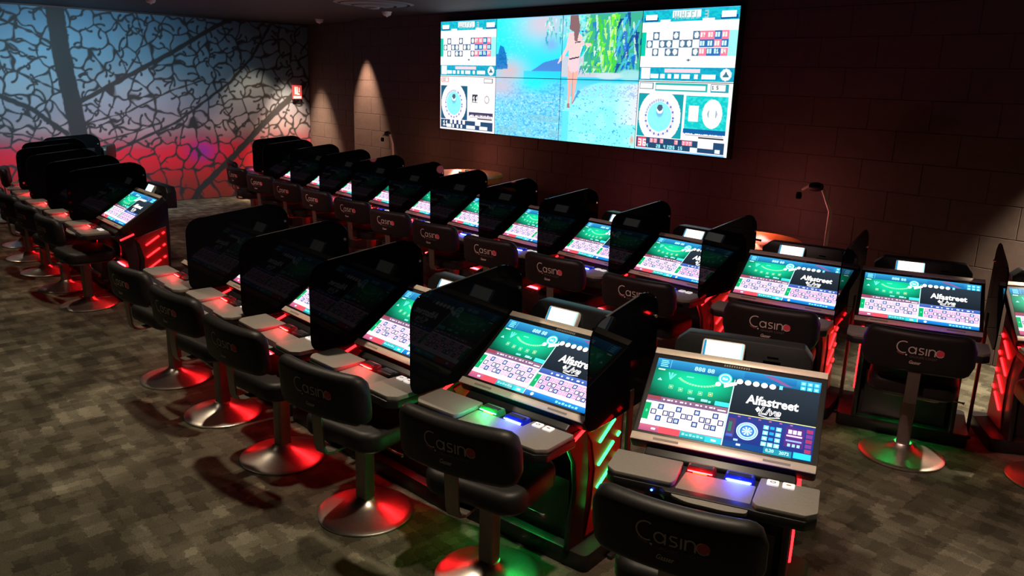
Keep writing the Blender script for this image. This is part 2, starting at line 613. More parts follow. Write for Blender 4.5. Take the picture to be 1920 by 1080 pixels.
def console_picture(kind):
    W, H = 0.658, 0.370
    p = Pic(W, H)
    p.rect(0, 0, 1, 1, (8, 20, 45), 0)
    # header
    p.rect(0, 0.865, 1, 1, (14, 92, 136), 1, (46, 136, 182))
    for i in range(4):
        p.rect(0.025, 0.885 + i * 0.026, 0.075 - 0.006 * (i % 2), 0.898 + i * 0.026, (120, 215, 250), 2)
    for i in range(5):
        p.rect(0.10, 0.885 + i * 0.021, 0.22 + 0.012 * (i % 3), 0.888 + i * 0.021, (30, 100, 150), 2)
    p.rect(0.088, 0.875, 0.0905, 0.99, (120, 190, 220), 2)
    p.text('888', 0.275, 0.925, 0.030, (170, 230, 250), 2, 0.015)
    p.text('88', 0.345, 0.925, 0.030, (170, 230, 250), 2, 0.015)
    p.disc(0.440, 0.850, 0.043, (20, 150, 160), 3, 24, (60, 215, 220))
    p.ring(0.440, 0.850, 0.028, 0.036, (225, 250, 250), 4)
    p.disc(0.440, 0.850, 0.018, (90, 190, 210), 4, 16)
    p.text('Bet', 0.440, 0.850, 0.016, (250, 255, 255), 5, 0.02)
    for i in range(5):
        p.disc(0.530 + 0.049 * i, 0.846, 0.0195, (255, 253, 248), 3, 20)
    p.rect(0.765, 0.825, 0.785, 0.875, (110, 200, 235), 3)
    p.rect(0.55, 0.90, 0.86, 0.985, (25, 85, 140), 2, (35, 120, 170))
    p.poly([(0.66, 0.985), (0.72, 0.985), (0.84, 0.88), (0.80, 0.88)], (120, 80, 130), 3)
    for i in range(3):
        for j in range(2):
            p.rect(0.885 + 0.038 * i, 0.865 + 0.062 * j, 0.915 + 0.038 * i, 0.915 + 0.062 * j, (70, 190, 225), 3)
            p.rect(0.893 + 0.038 * i, 0.880 + 0.062 * j, 0.907 + 0.038 * i, 0.902 + 0.062 * j, (190, 245, 255), 4)
    # green card table
    for i in range(12):
        for j in range(5):
            def g(u, v):
                d = ((u - 0.26) / 0.26) ** 2 + ((v - 0.74) / 0.24) ** 2
                k = max(0.0, 1.15 - 0.62 * d)
                return (int(4 + 10 * k), int(50 + 122 * k), int(38 + 88 * k))
            a0, a1 = 0.5 * i / 12, 0.5 * (i + 1) / 12
            b0, b1 = 0.475 + 0.39 * j / 5, 0.475 + 0.39 * (j + 1) / 5
            p.poly([(a0, b0), (a1, b0), (a1, b1), (a0, b1)], None, 1, [g(a0, b0), g(a1, b0), g(a1, b1), g(a0, b1)])
    p.rect(0.018, 0.835, 0.062, 0.852, (215, 245, 235), 2)
    p.poly([(0.03, 0.69), (0.045, 0.725), (0.06, 0.69)], (160, 230, 225), 2)
    for k in range(3):
        a = R(60 + 22 * k)
        p.poly([(0.105, 0.72), (0.112, 0.72), (0.112 + 0.06 * math.cos(a), 0.72 + 0.10 * math.sin(a)), (0.10 + 0.055 * math.cos(a), 0.72 + 0.10 * math.sin(a))], (90, 205, 190), 2)
    # arched lettering of the card table
    n = 16
    for k in range(n):
        t0, t1 = R(212 + 116 * k / n), R(212 + 116 * (k + 0.72) / n)
        p.poly([(0.285 + r * math.cos(t), 0.845 + r * 1.05 * math.sin(t)) for r, t in ((0.135, t0), (0.155, t0), (0.155, t1), (0.135, t1))], (150, 225, 160), 2)
    p.rect(0.205, 0.79, 0.25, 0.803, (120, 215, 190), 2)
    for k in range(5):
        u, v = 0.125 + 0.062 * k, 0.605 - 0.004 * k + 0.012 * (k - 2) ** 2 * 0.4
        p.frame(u - 0.013, v - 0.026, u + 0.013, v + 0.026, 0.003, (140, 205, 140) if k < 4 else (200, 200, 110), 2)
        p.disc(u, v, 0.007, (170, 230, 190), 3, 10)
    p.disc(0.405, 0.765, 0.018, (240, 250, 248), 3, 8)
    p.poly([(0.437, 0.79), (0.52, 0.835), (0.515, 0.79), (0.445, 0.73)], (245, 252, 252), 3)
    p.rect(0.245, 0.498, 0.285, 0.522, (120, 235, 220), 2)
    p.rect(0.325, 0.498, 0.365, 0.530, (150, 240, 225), 2)
    p.rect(0.37, 0.495, 0.385, 0.52, (120, 235, 220), 2)
    p.rect(0.41, 0.478, 0.5, 0.535, (60, 215, 215), 2)
    # black promo panel, haze and screen black level put into its grey
    p.rect(0.505, 0.425, 1.0, 0.865, (20, 28, 36), 1, (36, 46, 56))
    p.text('Alfastreet', 0.740, 0.635, 0.058, (255, 252, 250), 3, 0.03, 0.0, 0.0, 0.200)
    p.text('Live', 0.735, 0.515, 0.050, (255, 252, 250), 3, 0.03, 0.35, 0.0, 0.085)
    p.text('Live', 0.735, 0.515, 0.050, (24, 28, 36), 4, -0.012, 0.35, 0.0, 0.078)
    p.stroke([(0.115, -0.018), (0.150, -0.024), (0.195, -0.017)], 0.0035, (255, 252, 250), 3)
    p.poly([(0.65, 0.52), (0.665, 0.56), (0.68, 0.52), (0.665, 0.485)], (255, 252, 250), 3)
    # info strip over the left layout
    p.rect(0, 0.395, 0.5, 0.470, (105, 80, 115), 1, (130, 92, 110))
    p.rect(0, 0.420, 0.085, 0.470, (135, 60, 72), 2)
    for k, u in enumerate((0.10, 0.125, 0.15, 0.175, 0.205, 0.235, 0.265, 0.30, 0.33, 0.36, 0.385, 0.41)):
        p.rect(u, 0.428, u + 0.010 + 0.010 * (k % 3 == 1), 0.446, (235, 225, 235), 3)
    p.rect(0.435, 0.415, 0.485, 0.432, (250, 235, 235), 3)
    if kind == 'wheel':
        roulette(p, 0.0, 0.085, 0.495, 0.395, (255, 246, 232), (255, 226, 224))
    else:
        roulette(p, 0.0, 0.085, 0.495, 0.395, (250, 226, 242), (240, 166, 190))
    # bottom strip, left
    p.rect(0, 0.0, 0.5, 0.085, (150, 70, 105), 1, (185, 95, 120))
    p.rect(0.12, 0.0, 0.245, 0.080, (205, 70, 82), 2)
    p.rect(0.075, 0.028, 0.10, 0.052, (255, 250, 250), 3)
    p.rect(0.25, 0.0, 0.40, 0.078, (20, 130, 140), 2, (50, 170, 170))
    for k in range(6):
        p.rect(0.262 + 0.022 * k, 0.03, 0.277 + 0.022 * k, 0.058 - 0.01 * (k % 2), (135, 235, 225), 3)
    p.rect(0.40, 0.0, 0.495, 0.075, (40, 185, 195), 2)
    p.rect(0.435, 0.022, 0.465, 0.048, (200, 250, 250), 3)
    p.rect(0.497, 0.0, 0.503, 0.86, (190, 240, 235), 4)
    if kind == 'wheel':
        p.rect(0.505, 0.0, 1.0, 0.418, (22, 42, 110), 1, (40, 50, 120))
        p.rect(0.505, 0.415, 1.0, 0.425, (210, 215, 130), 3)
        p.rect(0.51, 0.12, 0.555, 0.36, (70, 60, 95), 2, (80, 50, 90))
        p.rect(0.517, 0.19, 0.535, 0.31, (40, 110, 90), 3)
        p.rect(0.512, 0.13, 0.548, 0.16, (60, 90, 190), 3)
        p.disc(0.628, 0.225, 0.062, (190, 225, 255), 2, 32)
        p.disc(0.628, 0.225, 0.055, (40, 80, 170), 3, 32)
        p.ring(0.628, 0.225, 0.040, 0.052, (160, 220, 255), 4, 32)
        p.disc(0.628, 0.225, 0.034, (120, 190, 235), 4, 24, (60, 130, 210))
        for k in range(8):
            a = R(45 * k + 10)
            p.poly([(0.628, 0.225), (0.628 + 0.03 * math.cos(a), 0.225 + 0.053 * math.sin(a)), (0.628 + 0.03 * math.cos(a + .3), 0.225 + 0.053 * math.sin(a + .3))], (235, 225, 250), 5)
        p.rect(0.56, 0.085, 0.585, 0.11, (150, 190, 240), 3)
        for r in range(4):
            for c in range(3):
                if r == 0 or c != 1:
                    p.rect(0.715 + 0.036 * c, 0.085 + 0.068 * r, 0.745 + 0.036 * c, 0.135 + 0.068 * r, (110, 200, 235) if r else (130, 230, 240), 2)
                    p.rect(0.722 + 0.036 * c, 0.098 + 0.068 * r, 0.738 + 0.036 * c, 0.122 + 0.068 * r, (215, 245, 255), 3)
                else:
                    p.rect(0.753, 0.095 + 0.068 * r, 0.778, 0.13 + 0.068 * r, (30, 150, 200), 2)
        p.rect(0.84, 0.13, 0.945, 0.37, (75, 40, 110), 2)
        for c in range(3):
            p.rect(0.855 + 0.026 * c, 0.29, 0.876 + 0.026 * c, 0.34, (240, 205, 235), 3)
            p.rect(0.860 + 0.026 * c, 0.135, 0.876 + 0.026 * c, 0.170, (150, 205, 245), 3)
        p.rect(0.848, 0.255, 0.935, 0.275, (235, 190, 225), 3)
        p.rect(0.848, 0.195, 0.935, 0.215, (140, 160, 225), 3)
        for r in range(5):
            p.rect(0.955, 0.09 + 0.06 * r, 0.99, 0.135 + 0.06 * r, (110, 55, 130) if r % 2 else (150, 50, 90), 2)
        p.rect(0.505, 0.0, 1.0, 0.07, (12, 60, 120), 2)
        p.rect(0.735, 0.0, 0.89, 0.075, (30, 130, 150), 3)
        p.text('0,20', 0.77, 0.04, 0.018, (200, 250, 240), 4, 0.02)
        p.text('2072', 0.85, 0.04, 0.018, (200, 250, 240), 4, 0.02)
        p.rect(0.90, 0.01, 0.995, 0.08, (40, 190, 205), 3)
        p.rect(0.58, 0.03, 0.605, 0.055, (190, 215, 250), 3)
        for k in range(6):
            p.rect(0.56 + 0.06 * k, 0.385, 0.575 + 0.06 * k, 0.40, (170, 90, 120), 3)
    else:
        p.rect(0.505, 0.350, 1.0, 0.425, (45, 70, 140), 1, (70, 100, 170))
        for k in range(9):
            p.rect(0.60 + 0.042 * k, 0.375, 0.612 + 0.042 * k + 0.012 * (k % 2), 0.398, (225, 225, 250), 3)
        roulette(p, 0.505, 0.075, 1.0, 0.350, (246, 208, 240), (238, 148, 182))
        p.rect(0.505, 0.0, 1.0, 0.075, (12, 90, 160), 1, (30, 130, 200))
        p.disc(0.565, 0.036, 0.013, (225, 245, 255), 2, 14)
        for k in range(7):
            p.rect(0.76 + 0.026 * k, 0.02, 0.778 + 0.026 * k, 0.05 - 0.01 * (k % 2), (130, 230, 235), 2)
    return p.mesh('touch_screen_picture', M['screen'])


def logo_picture():
    W, H = 0.26, 0.16
    p = Pic(W, H, 0.0003)
    g = (205, 190, 182)
    arc = lambda cx, cy, rx, ry, a0, a1, n=14: [(cx + rx * math.cos(R(a0 + (a1 - a0) * i / n)), cy + ry * math.sin(R(a0 + (a1 - a0) * i / n))) for i in range(n + 1)]
    t = 0.0058
    p.stroke(arc(-0.072, 0.028, 0.033, 0.033, 62, 296), t, g)           # C
    p.stroke(arc(-0.028, 0.017, 0.017, 0.018, 20, 340), t, g)           # a
    p.stroke([(-0.010, 0.036), (-0.010, -0.003)], t, g)
    p.stroke([(0.028, 0.034), (0.008, 0.034), (0.005, 0.026), (0.010, 0.018), (0.024, 0.015), (0.028, 0.007), (0.022, 0.0), (0.004, 0.0)], t, g)  # s
    p.stroke([(0.040, 0.036), (0.040, -0.003)], t, g)                   # i
    p.stroke([(0.053, -0.003), (0.053, 0.036)], t, g)                   # n
    p.stroke(arc(0.068, 0.020, 0.015, 0.015, 180, 0), t, g)
    p.stroke([(0.083, 0.020), (0.083, -0.003)], t, g)
    p.disc(0.5 + 0.107 / W, 0.5 + 0.017 / H, 0.0205 / W, (214, 72, 88), 3, 24)     # the red o
    p.stroke(arc(0.107, 0.017, 0.0205, 0.0205, 100, 330), t * 0.6, g, 4)
    p.stroke(arc(-0.060, 0.000, 0.040, 0.014, 185, 262), 0.008, (120, 58, 60), 2)
    hx = 0.5 - 0.054 / W
    hy = 0.5 - 0.014 / H
    p.poly([(hx, hy - 0.04), (hx + 0.02, hy), (hx + 0.01, hy + 0.025), (hx, hy + 0.012), (hx - 0.01, hy + 0.025), (hx - 0.02, hy)], (225, 215, 210), 4)
    p.text('GROUPE COGIT', 0.5 + 0.030 / W, 0.5 - 0.020 / H, 0.0175, (110, 92, 90), 3, 0.0, 0.0, 0.0, 0.135)
    p.text('Gasser', 0.5 - 0.006 / W, 0.5 - 0.052 / H, 0.027, (215, 200, 192), 3, 0.012, 0.35, 0.0, 0.058)
    return p.mesh('logo', M['logo'])


# ------------------------------------------------------------------ room
def slab(name, x0, x1, y0, y1, z0, z1, m):
    return struct(link(name, MB().box(x0, x1, y0, y1, z0, z1).mesh(name, m, 0)))


XL, YB, XR, YF = -13.54, 6.93, 3.2, -3.0
slab('floor', XL - 0.3, XR + 0.3, YF - 0.3, 7.6, -0.2, 0.0, M['carpet'])
slab('ceiling', XL - 0.3, XR + 0.3, YF - 0.3, 7.6, CEIL, CEIL + 0.2, M['ceil'])
slab('wall_left', XL - 0.2, XL, YF, 7.6, 0, CEIL, M['paint'])
slab('wall_right', XR, XR + 0.2, YF, 7.4, 0, CEIL, M['paint'])
slab('wall_front', XL, XR, YF - 0.2, YF, 0, CEIL, M['paint'])
wall_back = slab('wall_back', -11.55, XR, YB + 0.004, YB + 0.25, 0, CEIL, M['mortar'])
wall_alcove = slab('wall_back_alcove', XL, -11.55, 7.204, 7.45, 0, CEIL, M['mortar'])
slab('trim_1', -11.56, -11.548, YB, 7.45, 0, CEIL, M['wall'])

BH, BL, J = 0.2545, 0.508, 0.007


def block_mesh(w, h):
    b = MB().box(J / 2, w - J / 2, -0.0030, 0.006, J / 2, h - J / 2)
    b.bevel(0.0015, 1)
    return b.mesh('block', M['wall'], 0)


_blocks = {}


def block_wall(parent, x0, x1, y, skip=None):
    rows = int(math.ceil(CEIL / BH))
    for r in range(rows):
        z = r * BH
        h = min(BH, CEIL - z)
        x = x0
        first = True
        while x < x1 - 0.02:
            w = BL if not (first and r % 2) else BL / 2
            first = False
            w = min(w, x1 - x)
            if skip is None or not skip(x, x + w, z, z + h):
                key = (round(w, 3), round(h, 3))
                if key not in _blocks:
                    _blocks[key] = block_mesh(*key)
                part('block', _blocks[key], parent, None, (x, y + random.uniform(-0.0005, 0.0004), z))
            x += w


VW = (-9.131, -4.471, 1.421, 2.840)
block_wall(wall_back, -11.55, -0.9, YB + 0.004, lambda a, b, c, d: a > VW[0] and b < VW[1] and c > VW[2] and d < VW[3])
block_wall(wall_alcove, XL, -11.56, 7.204)


# mural: a printed leaf skeleton
def mural_mesh():
    y0, y1, z0, z1 = 1.2, 7.195, 0.012, 2.925
    st = 0.0125
    ny, nz = int((y1 - y0) / st) + 1, int((z1 - z0) / st) + 1
    Y, Z = np.meshgrid(np.linspace(y0, y1, ny), np.linspace(z0, z1, nz), indexing='ij')

    def fnoise(sc_, seed, amp):
        g = np.random.default_rng(seed)
        out = np.zeros_like(Y)
        for k in range(6):
            a = g.uniform(0, 2 * np.pi)
            f = sc_ * g.uniform(0.6, 1.8)
            out += np.sin((Y * np.cos(a) + Z * np.sin(a)) * f + g.uniform(0, 6.28))
        return out / 6 * amp
    wy = Y + fnoise(7, 1, 0.05) + fnoise(20, 2, 0.045)
    wz = Z + fnoise(7, 3, 0.05) + fnoise(20, 4, 0.045)

    def voro(spy, spz, seed, third=False):
        g = np.random.default_rng(seed)
        cy = int((y1 - y0) / spy) + 4
        cz = int((z1 - z0) / spz) + 4
        jy = g.uniform(0.06, 0.94, (cy, cz))
        jz = g.uniform(0.06, 0.94, (cy, cz))
        rid = g.uniform(0, 1, (cy, cz))
        gy = (wy - y0) / spy + 1
        gz = (wz - z0) / spz + 1
        iy = np.floor(gy).astype(int)
        iz = np.floor(gz).astype(int)
        d1 = np.full(Y.shape, 9.0)
        d2 = np.full(Y.shape, 9.0)
        d3 = np.full(Y.shape, 9.0)
        ids = np.zeros(Y.shape)
        for a in (-2, -1, 0, 1, 2):
            for b in (-2, -1, 0, 1, 2):
                ky = np.clip(iy + a, 0, cy - 1)
                kz = np.clip(iz + b, 0, cz - 1)
                dd = np.hypot((ky + jy[ky, kz] - gy) * spy, (kz + jz[ky, kz] - gz) * spz)
                new = dd < d1
                d3 = np.where(dd < d2, d2, np.minimum(d3, dd))
                d2 = np.where(new, d1, np.minimum(d2, dd))
                ids = np.where(new, rid[ky, kz], ids)
                d1 = np.where(new, dd, d1)
        if third:
            cen = [((i - 1 + jy[i, k]) * spy + y0, (k - 1 + jz[i, k]) * spz + z0) for i in range(cy) for k in range(cz)]
            return d1, d2, d3, ids, cen
        return d1, d2, ids

    def segd(pts):
        d = np.full(Y.shape, 9.0)
        for (ay, az), (by, bz) in zip(pts, pts[1:]):
            L = (by - ay) ** 2 + (bz - az) ** 2
            t = np.clip(((Y - ay) * (by - ay) + (Z - az) * (bz - az)) / L, 0, 1)
            d = np.minimum(d, np.hypot(Y - ay - t * (by - ay), Z - az - t * (bz - az)))
        return d
    d1, d2, d3, i1, cen = voro(0.30, 0.24, 21, True)
    a_, b_ = np.maximum((d2 - d1) * 0.5, 1e-5), np.maximum((d3 - d1) * 0.5, 1e-5)
    e1 = (a_ ** -3.0 + b_ ** -3.0) ** (-1 / 3.0)              # rounded cells
    vein = np.clip((0.0125 - e1) / 0.010 + 0.5, 0, 1)
    # short curled side veins that end inside the cells
    g = np.random.default_rng(77)
    for cy_, cz_ in cen:
        if not (y0 < cy_ < y1 and z0 < cz_ < z1):
            continue
        low = cz_ < 0.95
        for _ in range(1 if low else g.integers(2, 4)):
            th = g.uniform(0, 2 * np.pi)
            r = 0.02
            while r < 0.4:
                p_, q_ = cy_ + r * np.cos(th), cz_ + r * np.sin(th)
                ii, kk = int((p_ - y0) / st), int((q_ - z0) / st)
                if not (0 <= ii < ny and 0 <= kk < nz) or e1[ii, kk] < 0.012:
                    break
                r += st
            if not (0 <= ii < ny and 0 <= kk < nz) or r < 0.07:
                continue
            L = r * g.uniform(0.55, 1.05)
            if low:
                L *= 0.5
            n_ = 7
            h = th + np.pi
            bend = g.uniform(0.9, 2.1) * g.choice((-1, 1)) / n_
            pts = [(p_ + 0.012 * np.cos(th), q_ + 0.012 * np.sin(th))]
            for k in range(n_):
                pts.append((pts[-1][0] + np.cos(h) * L / n_, pts[-1][1] + np.sin(h) * L / n_))
                h += bend * (0.4 + k / n_)
            lo_y, hi_y = min(p[0] for p in pts) - 0.04, max(p[0] for p in pts) + 0.04
            lo_z, hi_z = min(p[1] for p in pts) - 0.04, max(p[1] for p in pts) + 0.04
            A0, A1 = max(0, int((lo_y - y0) / st)), min(ny, int((hi_y - y0) / st) + 2)
            B0, B1 = max(0, int((lo_z - z0) / st)), min(nz, int((hi_z - z0) / st) + 2)
            if A1 <= A0 or B1 <= B0:
                continue
            yy, zz = Y[A0:A1, B0:B1], Z[A0:A1, B0:B1]
            for k, ((ay, az), (by, bz)) in enumerate(zip(pts, pts[1:])):
                q2 = (by - ay) ** 2 + (bz - az) ** 2 + 1e-9
                t = np.clip(((yy - ay) * (by - ay) + (zz - az) * (bz - az)) / q2, 0, 1)
                d = np.hypot(yy - ay - t * (by - ay), zz - az - t * (bz - az))
                w = 0.0145 if k < n_ - 1 else 0.0175
                if low:
                    w = 0.008
                vein[A0:A1, B0:B1] = np.maximum(vein[A0:A1, B0:B1], np.clip((w - d) / 0.011 + 0.5, 0, 1))
    wob = fnoise(40, 8, 0.012)
    for pts, w in (([(3.19, 2.95), (3.21, 2.29), (3.28, 1.68), (3.34, 1.13), (3.36, 0.0)], 0.125),
                   ([(3.40, 1.60), (4.07, 1.97), (4.79, 2.36), (5.46, 2.77), (5.8, 2.95)], 0.034),
                   ([(3.60, 0.72), (3.82, 0.85), (4.79, 1.27), (5.72, 1.92), (6.12, 2.33), (6.5, 2.9)], 0.022),
                   ([(5.0, 0.0), (5.11, 0.17), (5.75, 0.72), (6.36, 1.30), (7.1, 1.92)], 0.052),
                   ([(1.5, 2.05), (2.37, 1.67), (2.75, 1.49), (3.17, 1.13)], 0.038),
                   ([(2.0, 2.9), (2.49, 2.72), (2.86, 2.57), (3.15, 2.38)], 0.016),
                   ([(3.36, 1.25), (4.07, 1.45), (4.75, 1.78), (5.28, 1.96)], 0.013),
                   ([(4.05, 1.97), (4.3, 2.34), (4.39, 2.58), (4.31, 2.95)], 0.014),
                   ([(2.0, 2.2), (2.6, 2.02), (3.2, 1.72)], 0.014), ([(1.4, 1.0), (2.0, 1.2), (2.6, 1.12), (3.1, 0.95)], 0.014),
                   ([(3.4, 0.95), (4.1, 1.12), (4.6, 1.30)], 0.012)):
        vein = np.maximum(vein, np.clip((w + wob - segd(pts)) / 0.014 + 0.5, 0, 1))
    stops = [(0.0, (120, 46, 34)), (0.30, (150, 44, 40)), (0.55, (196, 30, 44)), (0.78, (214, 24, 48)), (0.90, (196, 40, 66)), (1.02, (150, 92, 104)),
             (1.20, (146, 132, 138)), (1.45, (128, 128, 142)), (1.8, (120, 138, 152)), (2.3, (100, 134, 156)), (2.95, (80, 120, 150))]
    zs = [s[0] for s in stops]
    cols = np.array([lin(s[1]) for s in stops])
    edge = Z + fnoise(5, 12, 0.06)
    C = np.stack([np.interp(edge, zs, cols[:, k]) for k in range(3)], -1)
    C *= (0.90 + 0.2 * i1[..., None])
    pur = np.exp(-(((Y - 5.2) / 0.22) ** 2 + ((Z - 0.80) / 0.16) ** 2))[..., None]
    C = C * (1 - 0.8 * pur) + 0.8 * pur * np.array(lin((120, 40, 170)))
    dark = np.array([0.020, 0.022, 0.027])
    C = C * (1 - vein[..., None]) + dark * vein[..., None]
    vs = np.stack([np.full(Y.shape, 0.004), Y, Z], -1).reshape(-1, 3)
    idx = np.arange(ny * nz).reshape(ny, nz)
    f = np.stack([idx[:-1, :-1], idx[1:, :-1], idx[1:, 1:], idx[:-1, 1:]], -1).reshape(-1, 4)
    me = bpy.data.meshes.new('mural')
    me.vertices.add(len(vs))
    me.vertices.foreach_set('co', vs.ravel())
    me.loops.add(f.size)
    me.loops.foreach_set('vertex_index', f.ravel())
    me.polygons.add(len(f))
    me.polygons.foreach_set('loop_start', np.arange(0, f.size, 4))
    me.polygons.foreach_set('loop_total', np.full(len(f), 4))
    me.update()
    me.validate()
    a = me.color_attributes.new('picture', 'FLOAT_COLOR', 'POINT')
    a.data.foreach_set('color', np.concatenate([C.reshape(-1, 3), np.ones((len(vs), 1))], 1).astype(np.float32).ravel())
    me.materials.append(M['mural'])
    return me


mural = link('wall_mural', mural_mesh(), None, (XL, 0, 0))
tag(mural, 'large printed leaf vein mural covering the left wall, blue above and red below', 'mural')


# ------------------------------------------------------------------ video wall
FONT = {'0': '696996', '1': '262227', '2': '61248f', '3': 'e161 1e'.replace(' ', '') + '0', '4': '99f111', '5': 'f8e11e', '6': '68e996', '7': 'f12444', '8': '696996', '9': '69711e'}
GL = {'0': ["111", "101", "101", "101", "111"], '1': ["010", "110", "010", "010", "111"], '2': ["111", "001", "111", "100", "111"],
      '3': ["111", "001", "111", "001", "111"], '4': ["101", "101", "111", "001", "001"], '5': ["111", "100", "111", "001", "111"],
      '6': ["111", "100", "111", "101", "111"], '7': ["111", "001", "010", "010", "010"], '8': ["111", "101", "111", "101", "111"],
      '9': ["111", "101", "111", "001", "111"], 'W': ["10101", "10101", "10101", "11111", "01010"], 'H': ["101", "101", "111", "101", "101"],
      'E': ["111", "100", "110", "100", "111"], 'L': ["100", "100", "100", "100", "111"], ' ': ["00"] * 5}


def video_raster():
    PW, PH = 156, 95
    W, H = PW * 4, PH * 2
    I = np.zeros((H, W, 3))                                   # row 0 at the top
    U, V = np.meshgrid((np.arange(W) + 0.5) / PW, 2 - (np.arange(H) + 0.5) / PH)

    def c(rgb):
        return np.array(lin(rgb))

    def fill(mask, rgb, a=1.0):
        m = (mask * a)[..., None]
        I[:] = I * (1 - m) + c(rgb) * m

    def rect(u0, v0, u1, v1, rgb, a=1.0):
        fill(((U >= u0) & (U < u1) & (V >= v0) & (V < v1)).astype(float), rgb, a)

    def ell(u, v, ru, rv, rgb, a=1.0, soft=0.0):
        d = np.hypot((U - u) / ru, (V - v) / rv)
        fill(np.exp(-(d * 1.25) ** 2) if soft >= 0.5 else np.clip((1 - d) / max(soft, 0.02) + 0.5, 0, 1), rgb, a)

    def text(s, u, v, h, rgb):
        """h in cells per glyph pixel"""
        x = int(u * PW)
        y = int((2 - v) * PH)
        for ch in s:
            g = GL[ch]
            for j, row in enumerate(g):
                for i, b in enumerate(row):
                    if b == '1':
                        I[y + j * h:y + j * h + h, x + i * h:x + i * h + h] = c(rgb)
            x += (len(g[0]) + 1) * h

    def vnoise(su, sv, seed):
        g = np.random.default_rng(seed)
        a = g.uniform(0, 1, (int(2 * sv) + 3, int(4 * su) + 3))
        x, y = U * su, V * sv
        i, j = np.floor(x).astype(int), np.floor(y).astype(int)
        fx, fy = x - i, y - j
        fx, fy = fx * fx * (3 - 2 * fx), fy * fy * (3 - 2 * fy)
        return (a[j, i] * (1 - fx) + a[j, i + 1] * fx) * (1 - fy) + (a[j + 1, i] * (1 - fx) + a[j + 1, i + 1] * fx) * fy

    def poly(pts, rgb, a=1.0):
        ins = np.zeros(U.shape, bool)
        n = len(pts)
        for k in range(n):
            (x0, y0), (x1, y1) = pts[k], pts[(k + 1) % n]
            if y0 == y1:
                continue
            cr = ((y0 > V) != (y1 > V)) & (U < (x1 - x0) * (V - y0) / (y1 - y0) + x0)
            ins ^= cr
        fill(ins.astype(float), rgb, a)

    # ---- holiday picture in the two middle columns
    mid = ((U >= 1) & (U < 3)).astype(float)
    n1, n2, n3 = vnoise(9, 9, 1), vnoise(40, 46, 2), vnoise(70, 80, 3)
    fill(mid, (40, 218, 240))
    fill(mid * np.clip((V - 1.3) * 1.2, 0, 1) * np.clip(1.7 - U, 0, 1), (40, 245, 235), 0.8)
    ell(1.72, 1.88, 0.42, 0.34, (205, 190, 205), 0.95, 0.8)
    ell(1.22, 1.10, 0.30, 0.26, (205, 178, 186), 0.95, 0.8)
    fill(mid * (n2 > 0.72) * (V > 1.3) * (U < 1.5), (110, 250, 235), 0.25)
    poly([(1.0, 1.13), (1.19, 1.15), (1.17, 1.35), (1.12, 1.52), (1.06, 1.55), (1.03, 1.4), (1.0, 1.4)], (25, 120, 190))
    fill(mid * (U < 1.19) * (V < 1.5) * (V > 1.16) * (n2 > 0.6) * (U > 1.02), (20, 90, 160), 0.6)
    poly([(1.57, 1.12), (1.75, 1.26), (1.95, 1.32), (2.05, 1.33), (2.05, 1.12)], (70, 130, 205))
    ell(1.85, 1.55, 0.14, 0.14, (120, 165, 225), 0.8, 0.6)
    fill(mid * (V < 1.12) * (U > 1.45), (45, 200, 235), 0.9)
    rect(2.0, 1.03, 3.0, 1.36, (188, 196, 208))
    # sand and shallow water
    beach = mid * np.clip((1.00 - V) / 0.10 + 0.0, 0, 1)
    fill(beach, (110, 205, 238))
    fill(beach * (U < 2.05) * np.clip((n2 - 0.45) * 3, 0, 1), (60, 165, 225), 0.8)
    fill(beach * (n3 > 0.72) * (V < 0.75), (200, 235, 245), 0.55)
    ell(1.10, 0.86, 0.34, 0.22, (200, 185, 200), 0.9, 0.8)
    ell(1.62, 0.92, 0.30, 0.16, (30, 228, 240), 0.95, 0.7)
    fill(beach * (U < 2.0) * (n1 > 0.6) * (V < 0.4), (130, 190, 190), 0.5)
    # foam on the right
    foam = mid * np.clip((0.98 - 0.14 * np.clip((2.6 - U) / 0.6, 0, 1) ** 2 * 3 - V) / 0.05, 0, 1) * (U > 2.05 + 0.12 * np.clip(V - 0.4, 0, 1))
    fill(foam, (150, 248, 240))
    fill(foam * (n1 > 0.42), (120, 240, 242), 0.6)
    fill(foam * np.clip((U - 2.72) / 0.25, 0, 1) * (V > 0.35), (228, 214, 224), 0.8)
    fill(foam * (n3 * 0.6 + n2 * 0.4 > 0.74), (40, 150, 220), 0.85)
    fill(foam * (V > 0.74) * (n3 > 0.58), (150, 180, 220), 0.8)
    rect(2.03, 0.0, 2.13, 0.50, (90, 215, 240), 0.9)
    # trees
    tr = ((U > 2.3) & (U < 3.0) & (V > 1.10)).astype(float)
    fill(tr, (60, 170, 140))
    for k in range(46):
        u = rng.uniform(1.76, 2.06)
        v = rng.uniform(1.62, 2.0) + 0.25 * (u - 1.9)
        L = rng.uniform(0.06, 0.15)
        poly([(u - 0.012, v), (u + 0.012, v), (u + rng.uniform(-0.03, 0.03), v - L)], [(50, 190, 185), (110, 215, 200), (40, 150, 180), (200, 235, 230)][k % 4], 0.8)
    for u, v0, v1, w in ((2.44, 1.98, 1.45, 0.014), (2.50, 1.52, 1.12, 0.016), (2.60, 1.95, 1.50, 0.012), (2.76, 1.90, 1.62, 0.02), (2.80, 1.60, 1.28, 0.022), (2.90, 1.85, 1.25, 0.012), (2.66, 1.6, 1.3, 0.013)):
        poly([(u - w, v0), (u + w, v0), (u + 0.06 + w * 0.6, v1), (u + 0.05 - w * 0.6, v1)], (225, 245, 240), 0.55)
